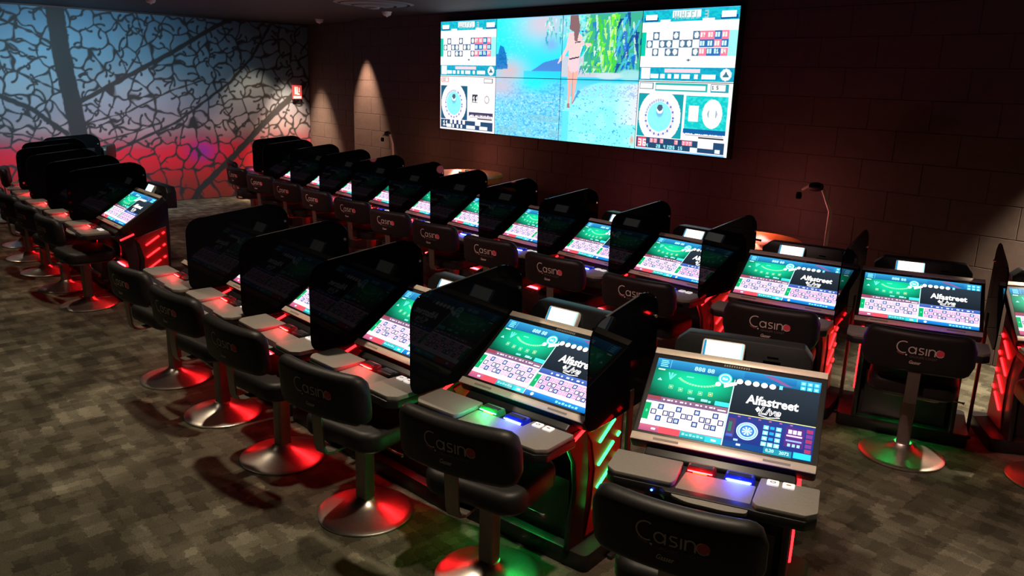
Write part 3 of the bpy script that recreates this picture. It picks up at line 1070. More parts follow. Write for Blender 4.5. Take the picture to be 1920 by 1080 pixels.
    for k in range(190):
        u = rng.uniform(2.18, 3.02)
        v = rng.uniform(1.16, 2.0)
        g = [(70, 190, 60), (120, 225, 60), (40, 160, 150), (170, 240, 200), (40, 120, 190), (215, 245, 225), (25, 85, 165)][rng.integers(7)]
        if 2.5 < u < 2.72:
            g = [(95, 225, 40), (70, 205, 60), (190, 245, 120)][rng.integers(3)]
        if u > 2.72:
            g = [(25, 90, 185), (30, 110, 195), (70, 190, 215), (18, 60, 140)][rng.integers(4)]
        a = rng.uniform(-0.5, 0.2)
        L, w = rng.uniform(0.08, 0.26), rng.uniform(0.010, 0.026)
        du, dv = math.sin(a) * L, -math.cos(a) * L
        poly([(u - w, v), (u + w, v), (u + du, max(1.06, v + dv))], g, 0.9)
    ell(2.90, 1.08, 0.16, 0.08, (150, 215, 215), 0.9, 0.4)
    ell(2.63, 1.06, 0.16, 0.05, (190, 215, 220), 0.9, 0.4)
    rect(2.26, 1.17, 2.52, 1.21, (60, 165, 130), 0.8)
    fill(((U > 2.05) & (U < 2.36) & (V > 1.62)).astype(float) * (n2 > 0.45), (170, 225, 200), 0.6)
    # bather seen from behind
    sk, sk2 = (232, 196, 196), (238, 172, 160)
    poly([(2.085, 1.74), (2.20, 1.74), (2.27, 1.66), (2.25, 1.40), (2.235, 1.30), (2.22, 1.22), (2.24, 1.12), (2.10, 1.12), (2.085, 1.22), (2.095, 1.36), (2.07, 1.62)], sk)
    poly([(2.085, 1.72), (2.05, 1.50), (1.98, 1.34), (1.945, 1.24), (1.965, 1.24), (2.03, 1.34), (2.10, 1.50)], sk)
    poly([(2.25, 1.66), (2.33, 1.50), (2.40, 1.52), (2.38, 1.56), (2.32, 1.56), (2.27, 1.50)], sk)
    poly([(2.09, 1.20), (2.24, 1.20), (2.225, 1.02), (2.205, 0.86), (2.19, 0.62), (2.16, 0.60), (2.155, 0.86), (2.15, 1.05), (2.14, 0.86), (2.135, 0.60), (2.105, 0.60), (2.10, 0.86), (2.09, 1.02)], sk2)
    poly([(2.105, 1.32), (2.10, 1.14), (2.16, 1.09), (2.235, 1.14), (2.235, 1.32)], (226, 196, 204))
    rect(2.163, 0.62, 2.168, 1.12, (150, 110, 110), 0.9)
    poly([(2.105, 1.30), (2.235, 1.335), (2.235, 1.355), (2.105, 1.325)], (60, 55, 75))
    poly([(2.17, 1.56), (2.25, 1.575), (2.25, 1.59), (2.17, 1.58)], (60, 60, 75))
    poly([(2.10, 2.0), (2.20, 2.0), (2.23, 1.80), (2.20, 1.58), (2.165, 1.60), (2.15, 1.74), (2.09, 1.78)], (130, 98, 102))
    poly([(2.105, 0.62), (2.13, 0.62), (2.14, 0.55), (2.10, 0.55)], (170, 110, 110))
    poly([(2.16, 0.60), (2.19, 0.64), (2.28, 0.82), (2.24, 0.84)], (60, 120, 200), 0.8)
    ell(2.965, 0.12, 0.035, 0.09, (215, 150, 140), 0.9, 0.5)

    # ---- game boards in the outer columns
    def board(o, tint):
        m = ((U >= o) & (U < o + 1)).astype(float)
        fill(m, (250, 238, 238) if tint else (252, 236, 238))
        teal, dk = (20, 165, 190), (10, 80, 140)
        rect(o, 1.83, o + 1, 2.0, teal)
        fill(m * (V > 1.83) * (n2 > 0.5), (20, 200, 205), 0.6)
        rect(o + 0.02, 1.84, o + 0.17, 1.90, dk)
        rect(o + 0.82, 1.84, o + 0.99, 1.90, dk)
        rect(o + 0.03, 1.86, o + 0.16, 1.94, (250, 245, 242))
        rect(o + 0.83, 1.86, o + 0.97, 1.95, (235, 248, 248))
        rect(o + 0.33, 1.88, o + 0.62, 1.975, (252, 246, 240))
        text('WHEEL 3', o + 0.345, 1.958, 2, (150, 190, 195))
        rect(o + 0.20, 1.83, o + 0.31, 1.865, (225, 248, 246))
        rect(o + 0.64, 1.83, o + 0.76, 1.865, (225, 240, 246))
        fill(m * (V > 1.70) * (V < 1.83) * np.clip((U - o - 0.5) * 2, 0, 1), (215, 236, 236), 0.8)
        # number grid
        cw, x0 = 0.072, o + 0.055
        rect(o, 1.36, o + 0.05, 1.69, (10, 190, 160))
        for k in range(12):
            for r in range(3):
                n = 3 * k + r + 1
                u0, v0 = x0 + k * cw, 1.36 + r * 0.112
                blk = n in BLACKS
                if k >= 8:
                    rect(u0, v0, u0 + cw, v0 + 0.108, (50, 105, 170) if blk else (252, 120, 150))
                    text(str(n), u0 + 0.010, v0 + 0.083, 1, (200, 250, 240) if blk else (255, 235, 220))
                    text(str(n), u0 + 0.010, v0 + 0.072, 1, (200, 250, 240) if blk else (255, 235, 220))
                elif blk:
                    rect(u0, v0, u0 + cw, v0 + 0.108, (70, 110, 140))
                    ell(u0 + cw / 2, v0 + 0.054, cw * 0.33, 0.042, (250, 248, 240))
                    text(str(n), u0 + 0.016, v0 + 0.080, 1, (215, 225, 225))
                else:
                    rect(u0 + 0.003, v0, u0 + cw - 0.003, v0 + 0.105, (253, 230, 232))
        rect(x0 + 12 * cw, 1.36, o + 1, 1.69, (150, 232, 225))
        fill(m * (V > 1.22) * (V < 1.36) * np.clip((U - o - 0.3) * 1.5, 0, 1), (225, 238, 240), 0.8)
        ell(o + 0.53, 1.30, 0.022, 0.012, (90, 110, 130))
        # statistics strip
        rect(o, 1.015, o + 1, 1.20, teal)
        fill(m * (V > 1.015) * (V < 1.20) * (n2 > 0.55), (20, 130, 170), 0.6)
        rect(o + 0.02, 1.03, o + 0.12, 1.19, (245, 238, 240))
        rect(o + 0.28, 1.125, o + 0.66, 1.175, (250, 200, 212))
        for k, (a, b) in enumerate(((0.13, 0.22), (0.24, 0.29), (0.32, 0.36), (0.39, 0.44), (0.47, 0.56), (0.60, 0.64), (0.68, 0.82))):
            rect(o + a, 1.045, o + b, 1.105, (235, 244, 240))
        ell(o + 0.92, 1.105, 0.055, 0.08, (225, 236, 240))
        poly([(o + 0.92, 1.15), (o + 0.955, 1.07), (o + 0.885, 1.07)], (60, 110, 130))
        # lower panel
        rect(o, 0.86, o + 1, 1.015, (250, 238, 236))
        if tint:
            rect(o + 0.01, 0.89, o + 0.17, 0.985, (70, 130, 140))
            rect(o + 0.018, 0.90, o + 0.16, 0.975, (250, 238, 236))
            rect(o + 0.19, 0.875, o + 0.75, 0.985, (40, 170, 165))
            rect(o + 0.20, 0.89, o + 0.73, 0.955, (240, 242, 240))
            rect(o + 0.78, 0.875, o + 0.96, 0.985, (40, 150, 160))
            rect(o + 0.79, 0.89, o + 0.93, 0.98, (250, 240, 238))
            text('1 5', o + 0.80, 0.962, 1, (40, 70, 80))
        else:
            rect(o + 0.02, 0.89, o + 0.16, 0.98, (250, 130, 130))
            rect(o + 0.035, 0.90, o + 0.145, 0.97, (255, 232, 225))
            text('11', o + 0.055, 0.96, 1, (90, 60, 70))
            rect(o + 0.80, 0.89, o + 0.955, 0.98, (80, 80, 90))
            rect(o + 0.81, 0.90, o + 0.945, 0.97, (252, 238, 236))
        rect(o + 0.01, 0.20, o + 0.515, 0.83, (20, 150, 160) if tint else (25, 85, 115))
        for rr, col in ((1.0, (245, 232, 234)), (0.93, (228, 226, 240)), (0.90, (246, 234, 236))):
            d = np.hypot((U - o - 0.26) / (0.235 * rr), (V - 0.50) / (0.385 * rr))
            fill(((d < 1) & (V > 0.2) & (V < 0.83) & (U < o + 0.515) & (U > o + 0.01)).astype(float), col)
        for k in range(37):
            a = 2 * math.pi * k / 37
            u, v = o + 0.26 + 0.155 * math.cos(a), 0.49 + 0.25 * math.sin(a)
            ell(u, v, 0.012, 0.020, [(80, 120, 200), (250, 205, 205)][k % 2] if math.sin(a) < 0.2 or math.cos(a) > 0.3 else (170, 180, 205))
        ell(o + 0.26, 0.50, 0.135, 0.215, (130, 240, 232))
        ell(o + 0.26, 0.53, 0.11, 0.175, (150, 195, 235), 0.9, 0.5)
        ell(o + 0.26, 0.52, 0.075, 0.13, (130, 245, 235), 0.95, 0.4)
        ell(o + 0.262, 0.575, 0.042, 0.085, (110, 170, 220), 0.9, 0.4)
        ell(o + 0.262, 0.60, 0.036, 0.055, (240, 248, 250))
        ell(o + 0.262, 0.63, 0.030, 0.048, (70, 90, 110))
        if tint:
            rect(o + 0.54, 0.34, o + 0.965, 0.82, (20, 190, 190))
            fill(m * (U > o + 0.54) * (U < o + 0.965) * (V > 0.34) * (V < 0.82) * (n2 > 0.5), (60, 215, 210), 0.6)
            rect(o + 0.58, 0.46, o + 0.68, 0.68, (250, 232, 234))
            ell(o + 0.82, 0.58, 0.10, 0.20, (254, 240, 238))
            ell(o + 0.82, 0.58, 0.050, 0.075, (150, 175, 185))
            rect(o + 0.79, 0.51, o + 0.85, 0.65, (250, 238, 236))
            rect(o + 0.53, 0.30, o + 0.965, 0.36, (15, 95, 160))
        else:
            rect(o + 0.60, 0.54, o + 0.70, 0.68, (50, 50, 60))
            text('11', o + 0.618, 0.650, 2, (250, 250, 250))
            ell(o + 0.86, 0.59, 0.062, 0.11, (244, 228, 230))
            ell(o + 0.86, 0.60, 0.042, 0.07, (150, 150, 155))
            ell(o + 0.86, 0.60, 0.032, 0.055, (246, 232, 232))
        g = np.random.default_rng(5)
        for k in range(60):
            u = o + 0.545 + 0.42 * k / 60
            rect(u, 0.34 - g.uniform(0.02, 0.06), u + 0.008, 0.36, (60, 60, 90) if not tint else (20, 90, 150))
        rect(o + 0.70, 0.235, o + 0.955, 0.25, (50, 50, 60))
        rect(o + 0.56, 0.265, o + 0.95, 0.27, (150, 150, 155))
        rect(o + 0.01, 0.03, o + 0.97, 0.19, (35, 70, 105))
        if tint:
            rect(o + 0.03, 0.045, o + 0.13, 0.175, (250, 80, 105))
            text('36', o + 0.042, 0.150, 2, (255, 240, 240))
            for a in (0.17, 0.215, 0.29, 0.45, 0.53, 0.565, 0.60):
                rect(o + a, 0.115, o + a + 0.04, 0.175, (252, 130, 150))
                text('7', o + a + 0.012, 0.165, 1, (255, 225, 225))
            for a, n in ((0.14, '4'), (0.25, '28'), (0.335, '4'), (0.375, '20'), (0.415, '26'), (0.495, '15')):
                text(n, o + a, 0.090, 1, (150, 235, 240))
            rect(o + 0.70, 0.10, o + 0.86, 0.185, (248, 234, 236))
            rect(o + 0.62, 0.035, o + 0.70, 0.09, (225, 240, 240))
            rect(o + 0.88, 0.04, o + 0.93, 0.10, (225, 240, 240))
        else:
            text('11', o + 0.06, 0.160, 2, (245, 250, 250))
            for a, b in ((0.13, 0.22), (0.24, 0.27), (0.32, 0.35), (0.39, 0.42), (0.50, 0.66), (0.74, 0.88)):
                rect(o + a, 0.045, o + b, 0.105, (240, 240, 240))
            for a in (0.19, 0.27, 0.35, 0.43, 0.66):
                rect(o + a, 0.12, o + a + 0.045 + (0.05 if a > 0.6 else 0), 0.19, (250, 234, 234))
        rect(o, 0.0, o + 1, 0.025, (250, 246, 244) if not tint else (120, 190, 240))
        if tint:
            rect(o + 0.975, 0.0, o + 1, 1.015, (240, 250, 244))
    board(0.0, False)
    board(3.0, True)
    rect(0, 1.985, 4, 2.0, (90, 170, 235), 0.6)
    return I, PW, PH


def build_video_wall():
    I, PW, PH = video_raster()
    x0, x1, z0, z1 = VW
    cw, ch = (x1 - x0) / 4, (z1 - z0) / 2
    root = empty('video_wall', ((x0 + x1) / 2, YB - 0.002, z0))
    tag(root, 'big bright video wall of eight joined displays on the dark masonry wall', 'video wall')
    b = MB().box(x0 - root.location.x - 0.012, x1 - root.location.x + 0.012, -0.070, -0.002, -0.012, z1 - z0 + 0.012)
    part('backing_frame', b.bevel(0.004, 1).mesh('backing_frame', M['plastic']), root)
    g = 0.0035
    for r in range(2):
        for k in range(4):
            w, h = cw - 2 * g, ch - 2 * g
            xs = np.linspace(0, w, PW + 1)
            zs = np.linspace(0, h, PH + 1)
            X, Z = np.meshgrid(xs, zs, indexing='ij')
            vs = np.stack([X, np.full(X.shape, -0.0125), Z], -1).reshape(-1, 3)
            idx = np.arange((PW + 1) * (PH + 1)).reshape(PW + 1, PH + 1)
            f = np.stack([idx[:-1, :-1], idx[1:, :-1], idx[1:, 1:], idx[:-1, 1:]], -1).reshape(-1, 4)
            img = I[(1 - r) * PH:(2 - r) * PH, k * PW:(k + 1) * PW][::-1].transpose(1, 0, 2).reshape(-1, 3)
            nb = len(vs)
            extra = np.array([(0, 0, 0), (w, 0, 0), (w, 0, h), (0, 0, h), (0, -0.0125, 0), (w, -0.0125, 0), (w, -0.0125, h), (0, -0.0125, h)])
            side = np.array([(0, 1, 5, 4), (1, 2, 6, 5), (2, 3, 7, 6), (3, 0, 4, 7)]) + nb
            vs = np.concatenate([vs, extra])
            f = np.concatenate([f, side])
            img = np.concatenate([img, np.zeros((4, 3))])
            me = bpy.data.meshes.new('display_panel')
            me.vertices.add(len(vs))
            me.vertices.foreach_set('co', vs.ravel())
            me.loops.add(f.size)
            me.loops.foreach_set('vertex_index', f.ravel())
            me.polygons.add(len(f))
            me.polygons.foreach_set('loop_start', np.arange(0, f.size, 4))
            me.polygons.foreach_set('loop_total', np.full(len(f), 4))
            me.update()
            a = me.color_attributes.new('picture', 'FLOAT_COLOR', 'CORNER')
            cc = np.repeat(np.concatenate([img, np.ones((len(img), 1))], 1), 4, axis=0)
            a.data.foreach_set('color', cc.astype(np.float32).ravel())
            me.materials.append(M['vscreen'])
            part('display_panel', me, root, None, (x0 - root.location.x + k * cw + g, -0.0705, r * ch + g))


build_video_wall()

# ------------------------------------------------------------------ betting terminal
TILT = 0.596
ZC = 0.852
MON = Matrix.Translation((0, 0, ZC)) @ Matrix.Rotation(TILT, 4, 'X')      # monitor plane: local x right, y up the slope, z outwards

SCR = {k: console_picture(k) for k in ('wheel', 'layouts')}


def terminal_meshes(led, glow):
    """led: 'red' or 'green' lighting of the cabinet"""
    T = {}
    # cabinet body (profile y,z)
    prof = [(0.24, 0.08), (-0.10, 0.08), (-0.05, 0.20), (-0.015, 0.42), (-0.06, 0.58), (-0.22, 0.655), (-0.22, 0.68), (0.26, 0.955), (0.26, 0.60)]
    T['cabinet'] = MB().prism(prof, 'x', -0.285, 0.285).bevel(0.008, 2).mesh('cabinet', M['plastic'])
    sp = [(0.225, 0.10), (-0.03, 0.10), (0.0, 0.24), (0.015, 0.42), (-0.02, 0.56), (-0.06, 0.615), (0.225, 0.70)]
    T['side_panel'] = MB().prism(sp, 'x', 0.0, 0.008).bevel(0.002, 1).mesh('side_panel', M['redpanel'])
    T['front_panel'] = MB().prism([(-0.235, 0.10), (0.235, 0.10), (0.235, 0.385), (-0.235, 0.385)], 'y', -0.006, 0.0,
                                  Matrix.Translation((0, -0.092, 0)) @ Matrix.Rotation(0, 4, 'X')).mesh('front_panel', M['plastic'], 0)
    a = math.atan2(0.085, 0.135)
    bar = MB().tube([(0, -0.072, -0.0), (0, 0.072, 0)], 0.0085, 8)
    bar.xf(Matrix.Rotation(a, 4, 'X'))
    T['light_bar'] = bar.bevel(0.003, 1).mesh('light_bar', M['led_redcore'] if led == 'red' else M['led_green'])
    dot = MB().tube([(0, -0.012, 0), (0, 0.012, 0)], 0.0085, 8).xf(Matrix.Rotation(a, 4, 'X'))
    T['light_dot'] = dot.mesh('light_dot', M['led_redcore'] if led == 'red' else M['led_green'])
    T['edge_light'] = MB().tube([(0, -0.06, -0.022), (0, 0.06, 0.022)], 0.0075, 8).mesh('edge_light', M['led_redcore'])
    T['plinth'] = MB().prism(rrect(-0.375, -0.15, 0.375, 0.30, 0.03, 3), 'z', 0, 0.085).bevel(0.006, 2, 50).mesh('plinth', M['plastic'])
    fl = [(-0.05, 0.084), (-0.165, 0.084), (-0.150, 0.22), (-0.120, 0.36), (-0.140, 0.50), (-0.20, 0.60), (-0.26, 0.653), (-0.06, 0.653), (-0.03, 0.42)]
    T['front_leg'] = MB().prism(fl, 'x', 0.0, 0.026).bevel(0.004, 2).mesh('front_leg', M['plastic'])
    T['hidden_glow_strip'] = MB().box(-0.10, 0.10, -0.012, 0.0, -0.008, 0.008).mesh('hidden_glow_strip', M['glow_red'] if glow == 'red' else M['glow_green'], 0)
    # deck
    out = [(-0.372, -0.27), (-0.372, -0.435), (-0.335, -0.475), (-0.16, -0.475), (-0.14, -0.50), (0.15, -0.50), (0.175, -0.505), (0.335, -0.505), (0.372, -0.468), (0.372, -0.27)]
    T['deck'] = MB().prism(out, 'z', 0.652, 0.690).bevel(0.006, 2).mesh('deck', M['plastic'])
    lp = [(-0.372, -0.285), (-0.372, -0.435), (-0.337, -0.470), (-0.125, -0.470), (-0.115, -0.44), (-0.115, -0.285)]
    T['left_pad'] = MB().prism(round_poly(lp, 0.008, 2), 'z', 0.690, 0.712).bevel(0.003, 2).mesh('left_pad', M['deck'])
    rp = [(0.168, -0.285), (0.158, -0.475), (0.175, -0.500), (0.335, -0.500), (0.372, -0.465), (0.372, -0.285)]
    T['right_pad'] = MB().prism(round_poly(rp, 0.008, 2), 'z', 0.690, 0.712).bevel(0.003, 2).mesh('right_pad', M['deck'])
    cp = [(-0.095, -0.345), (-0.118, -0.505), (-0.06, -0.528), (0.08, -0.532), (0.148, -0.520), (0.158, -0.345)]
    c_ = MB().prism(round_poly(cp, [0.006, 0.012, 0.02, 0.02, 0.012, 0.006], 3), 'z', 0.0, 0.014)
    c_.xf(Matrix.Translation((0, -0.345, 0.690)) @ Matrix.Rotation(R(7), 4, 'X') @ Matrix.Translation((0, 0.345, 0)))
    T['centre_pad'] = c_.bevel(0.003, 2).mesh('centre_pad', M['deck'])
    # acceptors in the recess
    def acceptor(m):
        b = MB().prism([(-0.056, 0.0), (0.056, 0.0), (0.048, 0.026), (-0.048, 0.026)], 'y', -0.026, 0.03)
        return b.bevel(0.004, 2).mesh('acceptor', m)
    T['acceptor_left'] = acceptor(M['slot_red'] if led == 'red' else M['slot_green'])
    T['acceptor_right'] = acceptor(M['slot_blue'])
    T['acceptor_dark'] = acceptor(M['plastic'])
    T['lit_row_amber'] = MB().box(-0.026, 0.026, -0.029, -0.025, 0.008, 0.015).bevel(0.001, 1).mesh('lit_row', M['led_amber'])
    T['lit_row_blue'] = MB().box(-0.040, 0.040, -0.030, -0.025, 0.005, 0.017).bevel(0.002, 1).mesh('lit_row', M['led_bluecore'])
    T['spill_red'] = MB().box(-0.045, 0.045, -0.002, 0.002, -0.0015, 0.0015).mesh('spill_light', M['spill_red'] if led == 'red' else M['spill_green'], 0)
    T['spill_blue'] = MB().box(-0.045, 0.045, -0.002, 0.002, -0.0015, 0.0015).mesh('spill_light', M['spill_blue'], 0)
    T['slot_mouth'] = MB().box(-0.040, 0.040, -0.012, 0.012, 0.024, 0.029).mesh('slot_mouth', M['plastic'], 0)
    T['button'] = MB().prism(rrect(-0.021, -0.019, 0.021, 0.019, 0.004, 2), 'z', 0, 0.008).bevel(0.002, 1).mesh('button', M['button'])
    ring = MB()
    for i in range(16):
        t0, t1 = 2 * math.pi * i / 16, 2 * math.pi * (i + 1) / 16
        q = [(rx * math.cos(t), rx * 0.7 * math.sin(t)) for rx, t in ((0.007, t0), (0.0105, t0), (0.0105, t1), (0.007, t1))]
        ring.prism(q, 'z', 0.0078, 0.0086)
    T['mark_ring'] = ring.mesh('button_mark', M['buttonprint'], 0)
    T['mark_bar'] = MB().box(-0.008, 0.008, -0.003, 0.003, 0.0078, 0.0086).mesh('button_mark', M['redprint'], 0)
    T['status_red'] = MB().lathe([(0, -0.006), (0.006, -0.003), (0.0075, 0.002), (0.004, 0.006), (0, 0.007)], 10).mesh('status_light', M['led_red'])
    T['status_blue'] = MB().lathe([(0, -0.004), (0.004, -0.002), (0.005, 0.001), (0.003, 0.004), (0, 0.005)], 10).mesh('status_light', M['led_blue'])
    # monitor
    T['housing'] = MB().prism(rrect(-0.352, -0.235, 0.352, 0.238, 0.012, 3), 'z', -0.050, 0.0, MON).bevel(0.005, 2, 40).mesh('monitor', M['plastic'])
    T['bezel_top'] = MB().box(-0.350, 0.350, 0.205, 0.237, -0.002, 0.006, MON).bevel(0.003, 2).mesh('bezel_strip', M['bezel'])
    T['bezel_bottom'] = MB().box(-0.350, 0.350, -0.233, -0.198, -0.002, 0.006, MON).bevel(0.003, 2).mesh('bezel_strip', M['bezel'])
    g = MB()
    for i in range(11):
        g.box(-0.052 + 0.0098 * i - 0.003, -0.052 + 0.0098 * i + 0.003, 0.191, 0.202, 0.0, 0.003, MON)
    T['grille'] = g.mesh('speaker_grille', M['deck'], 0)
    n = MB().box(-0.05, 0.05, -0.222, -0.212, 0.005, 0.0068, MON)
    T['bezel_mark'] = n.mesh('bezel_notch', M['deck'], 0)
    # top box with ticket display and card slot
    oc = [(-0.285, 0.86), (0.285, 0.86), (0.285, 1.005), (0.245, 1.055), (-0.235, 1.055), (-0.285, 1.01)]
    tb = MB().prism(oc, 'y', 0.225, 0.345)
    for v in tb.bm.verts:
        if v.co.z > 0.98 and v.co.y < 0.3:
            v.co.y += 0.035
    T['top_box'] = tb.bevel(0.008, 2).mesh('top_box', M['plastic'])
    DM = Matrix.Translation((-0.075, 0.222, 1.005)) @ Matrix.Rotation(R(58), 4, 'X')
    T['display_frame'] = MB().prism(rrect(-0.088, -0.046, 0.088, 0.046, 0.010, 3), 'z', -0.03, 0.0, DM).bevel(0.003, 1, 40).mesh('display_frame', M['white'])
    p = Pic(0.164, 0.080)
    p.rect(0, 0, 1, 1, (255, 250, 240), 0)
    p.rect(0, 0, 0.06, 1, (30, 120, 160), 1)
    p.rect(0.06, 0.10, 0.97, 0.19, (30, 150, 110), 1)
    for k in range(6):
        p.rect(0.15 + 0.13 * k, 0.03, 0.22 + 0.13 * k, 0.08, (120, 200, 170), 1)
    p.rect(0.955, 0.1, 1.0, 1.0, (150, 225, 240), 1)
    me = p.mesh('lit_display', M['screen'])
    me.transform(DM @ Matrix.Translation((0, 0, 0.001)))
    T['lit_display'] = me
    T['display_lip'] = MB().box(-0.080, 0.060, -0.062, -0.046, -0.02, 0.004, DM).bevel(0.002, 1).mesh('display_lip', M['white'])
    T['card_slot'] = MB().box(0.09, 0.16, 0.246, 0.262, 0.972, 0.984).box(0.105, 0.15, 0.250, 0.268, 0.996, 1.003).mesh('card_slot', M['gloss'], 0)
    return T


def build_terminal(T, kind, status, blue=True):
    r = empty('betting_terminal')
    part('plinth', T['plinth'], r)
    cab = part('cabinet', T['cabinet'], r)
    part('front_panel', T['front_panel'], cab)
    for s in (-1, 1):
        sp = part('side_panel', T['side_panel'], r, None, (0.285 if s > 0 else -0.293, 0, 0))
        xo = 0.010 if s > 0 else -0.002
        for k in range(4):
            z = 0.245 + 0.112 * k
            part('light_bar', T['light_bar'], sp, None, (xo, 0.095, z))
            part('light_dot', T['light_dot'], sp, None, (xo, 0.195, z + 0.062))
        part('edge_light', T['edge_light'], r, None, (0.290 * s, -0.12, 0.632))
    for s in (-1, 1):
        part('front_leg', T['front_leg'], r, None, (0.2635 if s > 0 else -0.2895, 0, 0))
    part('hidden_glow_strip', T['hidden_glow_strip'], cab, None, (0, -0.100, 0.33))  # unseen strip, added to throw coloured light on the chair base
    d = part('deck', T['deck'], r)
    part('left_pad', T['left_pad'], d, 'grey wrist pad')
    rp = part('right_pad', T['right_pad'], d, 'grey wrist pad')
    part('centre_pad', T['centre_pad'], d, 'grey wrist pad')
    b1 = part('button', T['button'], r, 'white button with a ring mark', (0.212, -0.318, 0.712))
    part('button_mark', T['mark_ring'], b1)
    b2 = part('button', T['button'], r, 'white button with a red dash', (0.266, -0.318, 0.712))
    part('button_mark', T['mark_bar'], b2)
    a1 = part('acceptor', T['acceptor_left'], r, 'green lit ticket slot' if T is TM['green'] else 'red lit ticket slot', (-0.045, -0.308, 0.691))
    part('lit_row', T['lit_row_amber'], a1)
    part('spill_light', T['spill_red'], a1, None, (0, -0.030, 0.0165))
    part('slot_mouth', T['slot_mouth'], a1)
    a2 = part('acceptor', T['acceptor_right'] if blue else T['acceptor_dark'], r, 'blue lit banknote slot' if blue else 'unlit black banknote slot', (0.095, -0.310, 0.691))
    if blue:
        part('lit_row', T['lit_row_blue'], a2)
        part('spill_light', T['spill_blue'], a2, None, (0, -0.033, 0.0165))
    part('slot_mouth', T['slot_mouth'], a2)
    for xo, col, e in ((-0.045, (1.0, 0.03, 0.04) if T is not TM['green'] else (0.05, 1.0, 0.25), 0.70), (0.095, (0.04, 0.08, 1.0), 0.85)):
        if xo > 0 and not blue:
            continue
        ld = bpy.data.lights.new('slot_glow', 'POINT')
        ld.energy, ld.color, ld.shadow_soft_size = e, col, 0.012
        part('slot_glow', ld, r, None, (xo, -0.362, 0.735))
    part('status_light', T['status_' + status], r, None, (-0.19, -0.482, 0.672))
    m = part('monitor', T['housing'], r)
    part('screen', SCR[kind], m, None, (0, 0, 0))
    part('bezel_strip', T['bezel_top'], m, 'silver upper bezel')
    lo = part('bezel_strip', T['bezel_bottom'], m, 'silver lower bezel')
    part('bezel_notch', T['bezel_mark'], m, None, (-0.21, 0, 0))
    part('bezel_notch', T['bezel_mark'], m, None, (0.21, 0, 0))
    part('speaker_grille', T['grille'], m)
    tb = part('top_box', T['top_box'], r)
    part('display_frame', T['display_frame'], tb)
    part('lit_display', T['lit_display'], tb, 'small white lit display')
    part('display_lip', T['display_lip'], tb)
    part('card_slot', T['card_slot'], tb)
    return r


for k in SCR:
    SCR[k].transform(MON @ Matrix.Translation((0, 0, 0.0012)))
TM = {'red': terminal_meshes('red', 'red'), 'green': terminal_meshes('green', 'green'), 'mix': terminal_meshes('red', 'green')}
PROTO = {}


def terminal(key, x, y, yaw, label, group):
    if key not in PROTO:
        PROTO[key] = o = build_terminal(TM[key[0]], *key[1:])
    else:
        o = copy_tree(PROTO[key])
    o.location = (x, y, 0)
    o.rotation_euler = (0, 0, R(yaw + 90))
    tag(o, label, 'terminal', group)
    return o


# ------------------------------------------------------------------ swivel chair
def chair_meshes():
    T = {}
    T['base'] = MB().lathe([(0, 0.0), (0.228, 0.0), (0.236, 0.004), (0.236, 0.011), (0.230, 0.015), (0.205, 0.020), (0.150, 0.034), (0.095, 0.051), (0.062, 0.068), (0.048, 0.086), (0.0, 0.088)], 48).mesh('base', M['steel'])
    T['column'] = MB().prism(rrect(-0.036, -0.036, 0.036, 0.036, 0.012, 3), 'z', 0.08, 0.425).mesh('column', M['post'])
    s = MB().prism(rrect(-0.235, -0.20, 0.235, 0.225, [0.09, 0.09, 0.12, 0.12], 6), 'z', 0.430, 0.535)
    s.bevel(0.034, 4, 50)
    T['seat'] = s.mesh('seat', M['leather'], 60)
    T['seat_plate'] = MB().prism(rrect(-0.15, -0.15, 0.15, 0.15, 0.03, 3), 'z', 0.412, 0.435).bevel(0.004, 1, 50).mesh('seat_plate', M['post'])
    # curved padded back: profile swept along an arc
    bm = MB()
    sec = rrect(-0.040, -0.119, 0.040, 0.119, [0.032, 0.032, 0.038, 0.038], 5)
    rings = []
    n = 26
    for i in range(n + 1):
        u = -0.28 + 0.56 * i / n
        e = max(0.0, abs(u) - 0.215) / 0.065
        k = math.sqrt(max(0.0, 1 - e * e))
        hs = 0.42 + 0.58 * k if e > 0 else 1.0
        ts = 0.30 + 0.70 * k if e > 0 else 1.0
        yb = 0.55 * u * u
        ring = []
        for (a, b) in sec:
            z = b * hs
            ring.append(bm.bm.verts.new((u, yb + a * ts - 0.10 * (z + 0.0) * 1.0, z)))
        rings.append(ring)
    for a, b in zip(rings, rings[1:]):
        for j in range(len(sec)):
            bm.bm.faces.new((a[j], a[(j + 1) % len(sec)], b[(j + 1) % len(sec)], b[j]))
    bm.bm.faces.new(rings[0])
    bm.bm.faces.new(rings[-1][::-1])
    bm.xf(Matrix.Translation((0, -0.285, 0.730)))
    T['backrest'] = bm.mesh('backrest', M['leather'], 70)
    pts = [(-0.12, 0.412), (-0.235, 0.412), (-0.270, 0.425), (-0.285, 0.46), (-0.300, 0.66), (-0.292, 0.66), (-0.277, 0.465), (-0.263, 0.434), (-0.232, 0.424), (-0.12, 0.424)]
    T['back_bracket'] = MB().prism(pts, 'x', -0.032, 0.032).mesh('back_bracket', M['post'], 30)
    lg = logo_picture()
    # lay the print on the rear face of the curved pad
    for v in lg.vertices:
        u, w, h = v.co.x, v.co.y, v.co.z
        v.co = Vector((u, -0.285 + 0.55 * u * u - 0.040 - 0.10 * w - 0.0012 - h, 0.730 + w))
    T['logo'] = lg
    T['lever'] = MB().tube([(0.10, -0.02, 0.408), (0.26, -0.03, 0.400), (0.275, -0.03, 0.398)], [0.005, 0.005, 0.009], 8).mesh('height_lever', M['post'])
    return T


CT = chair_meshes()
CHAIR = None


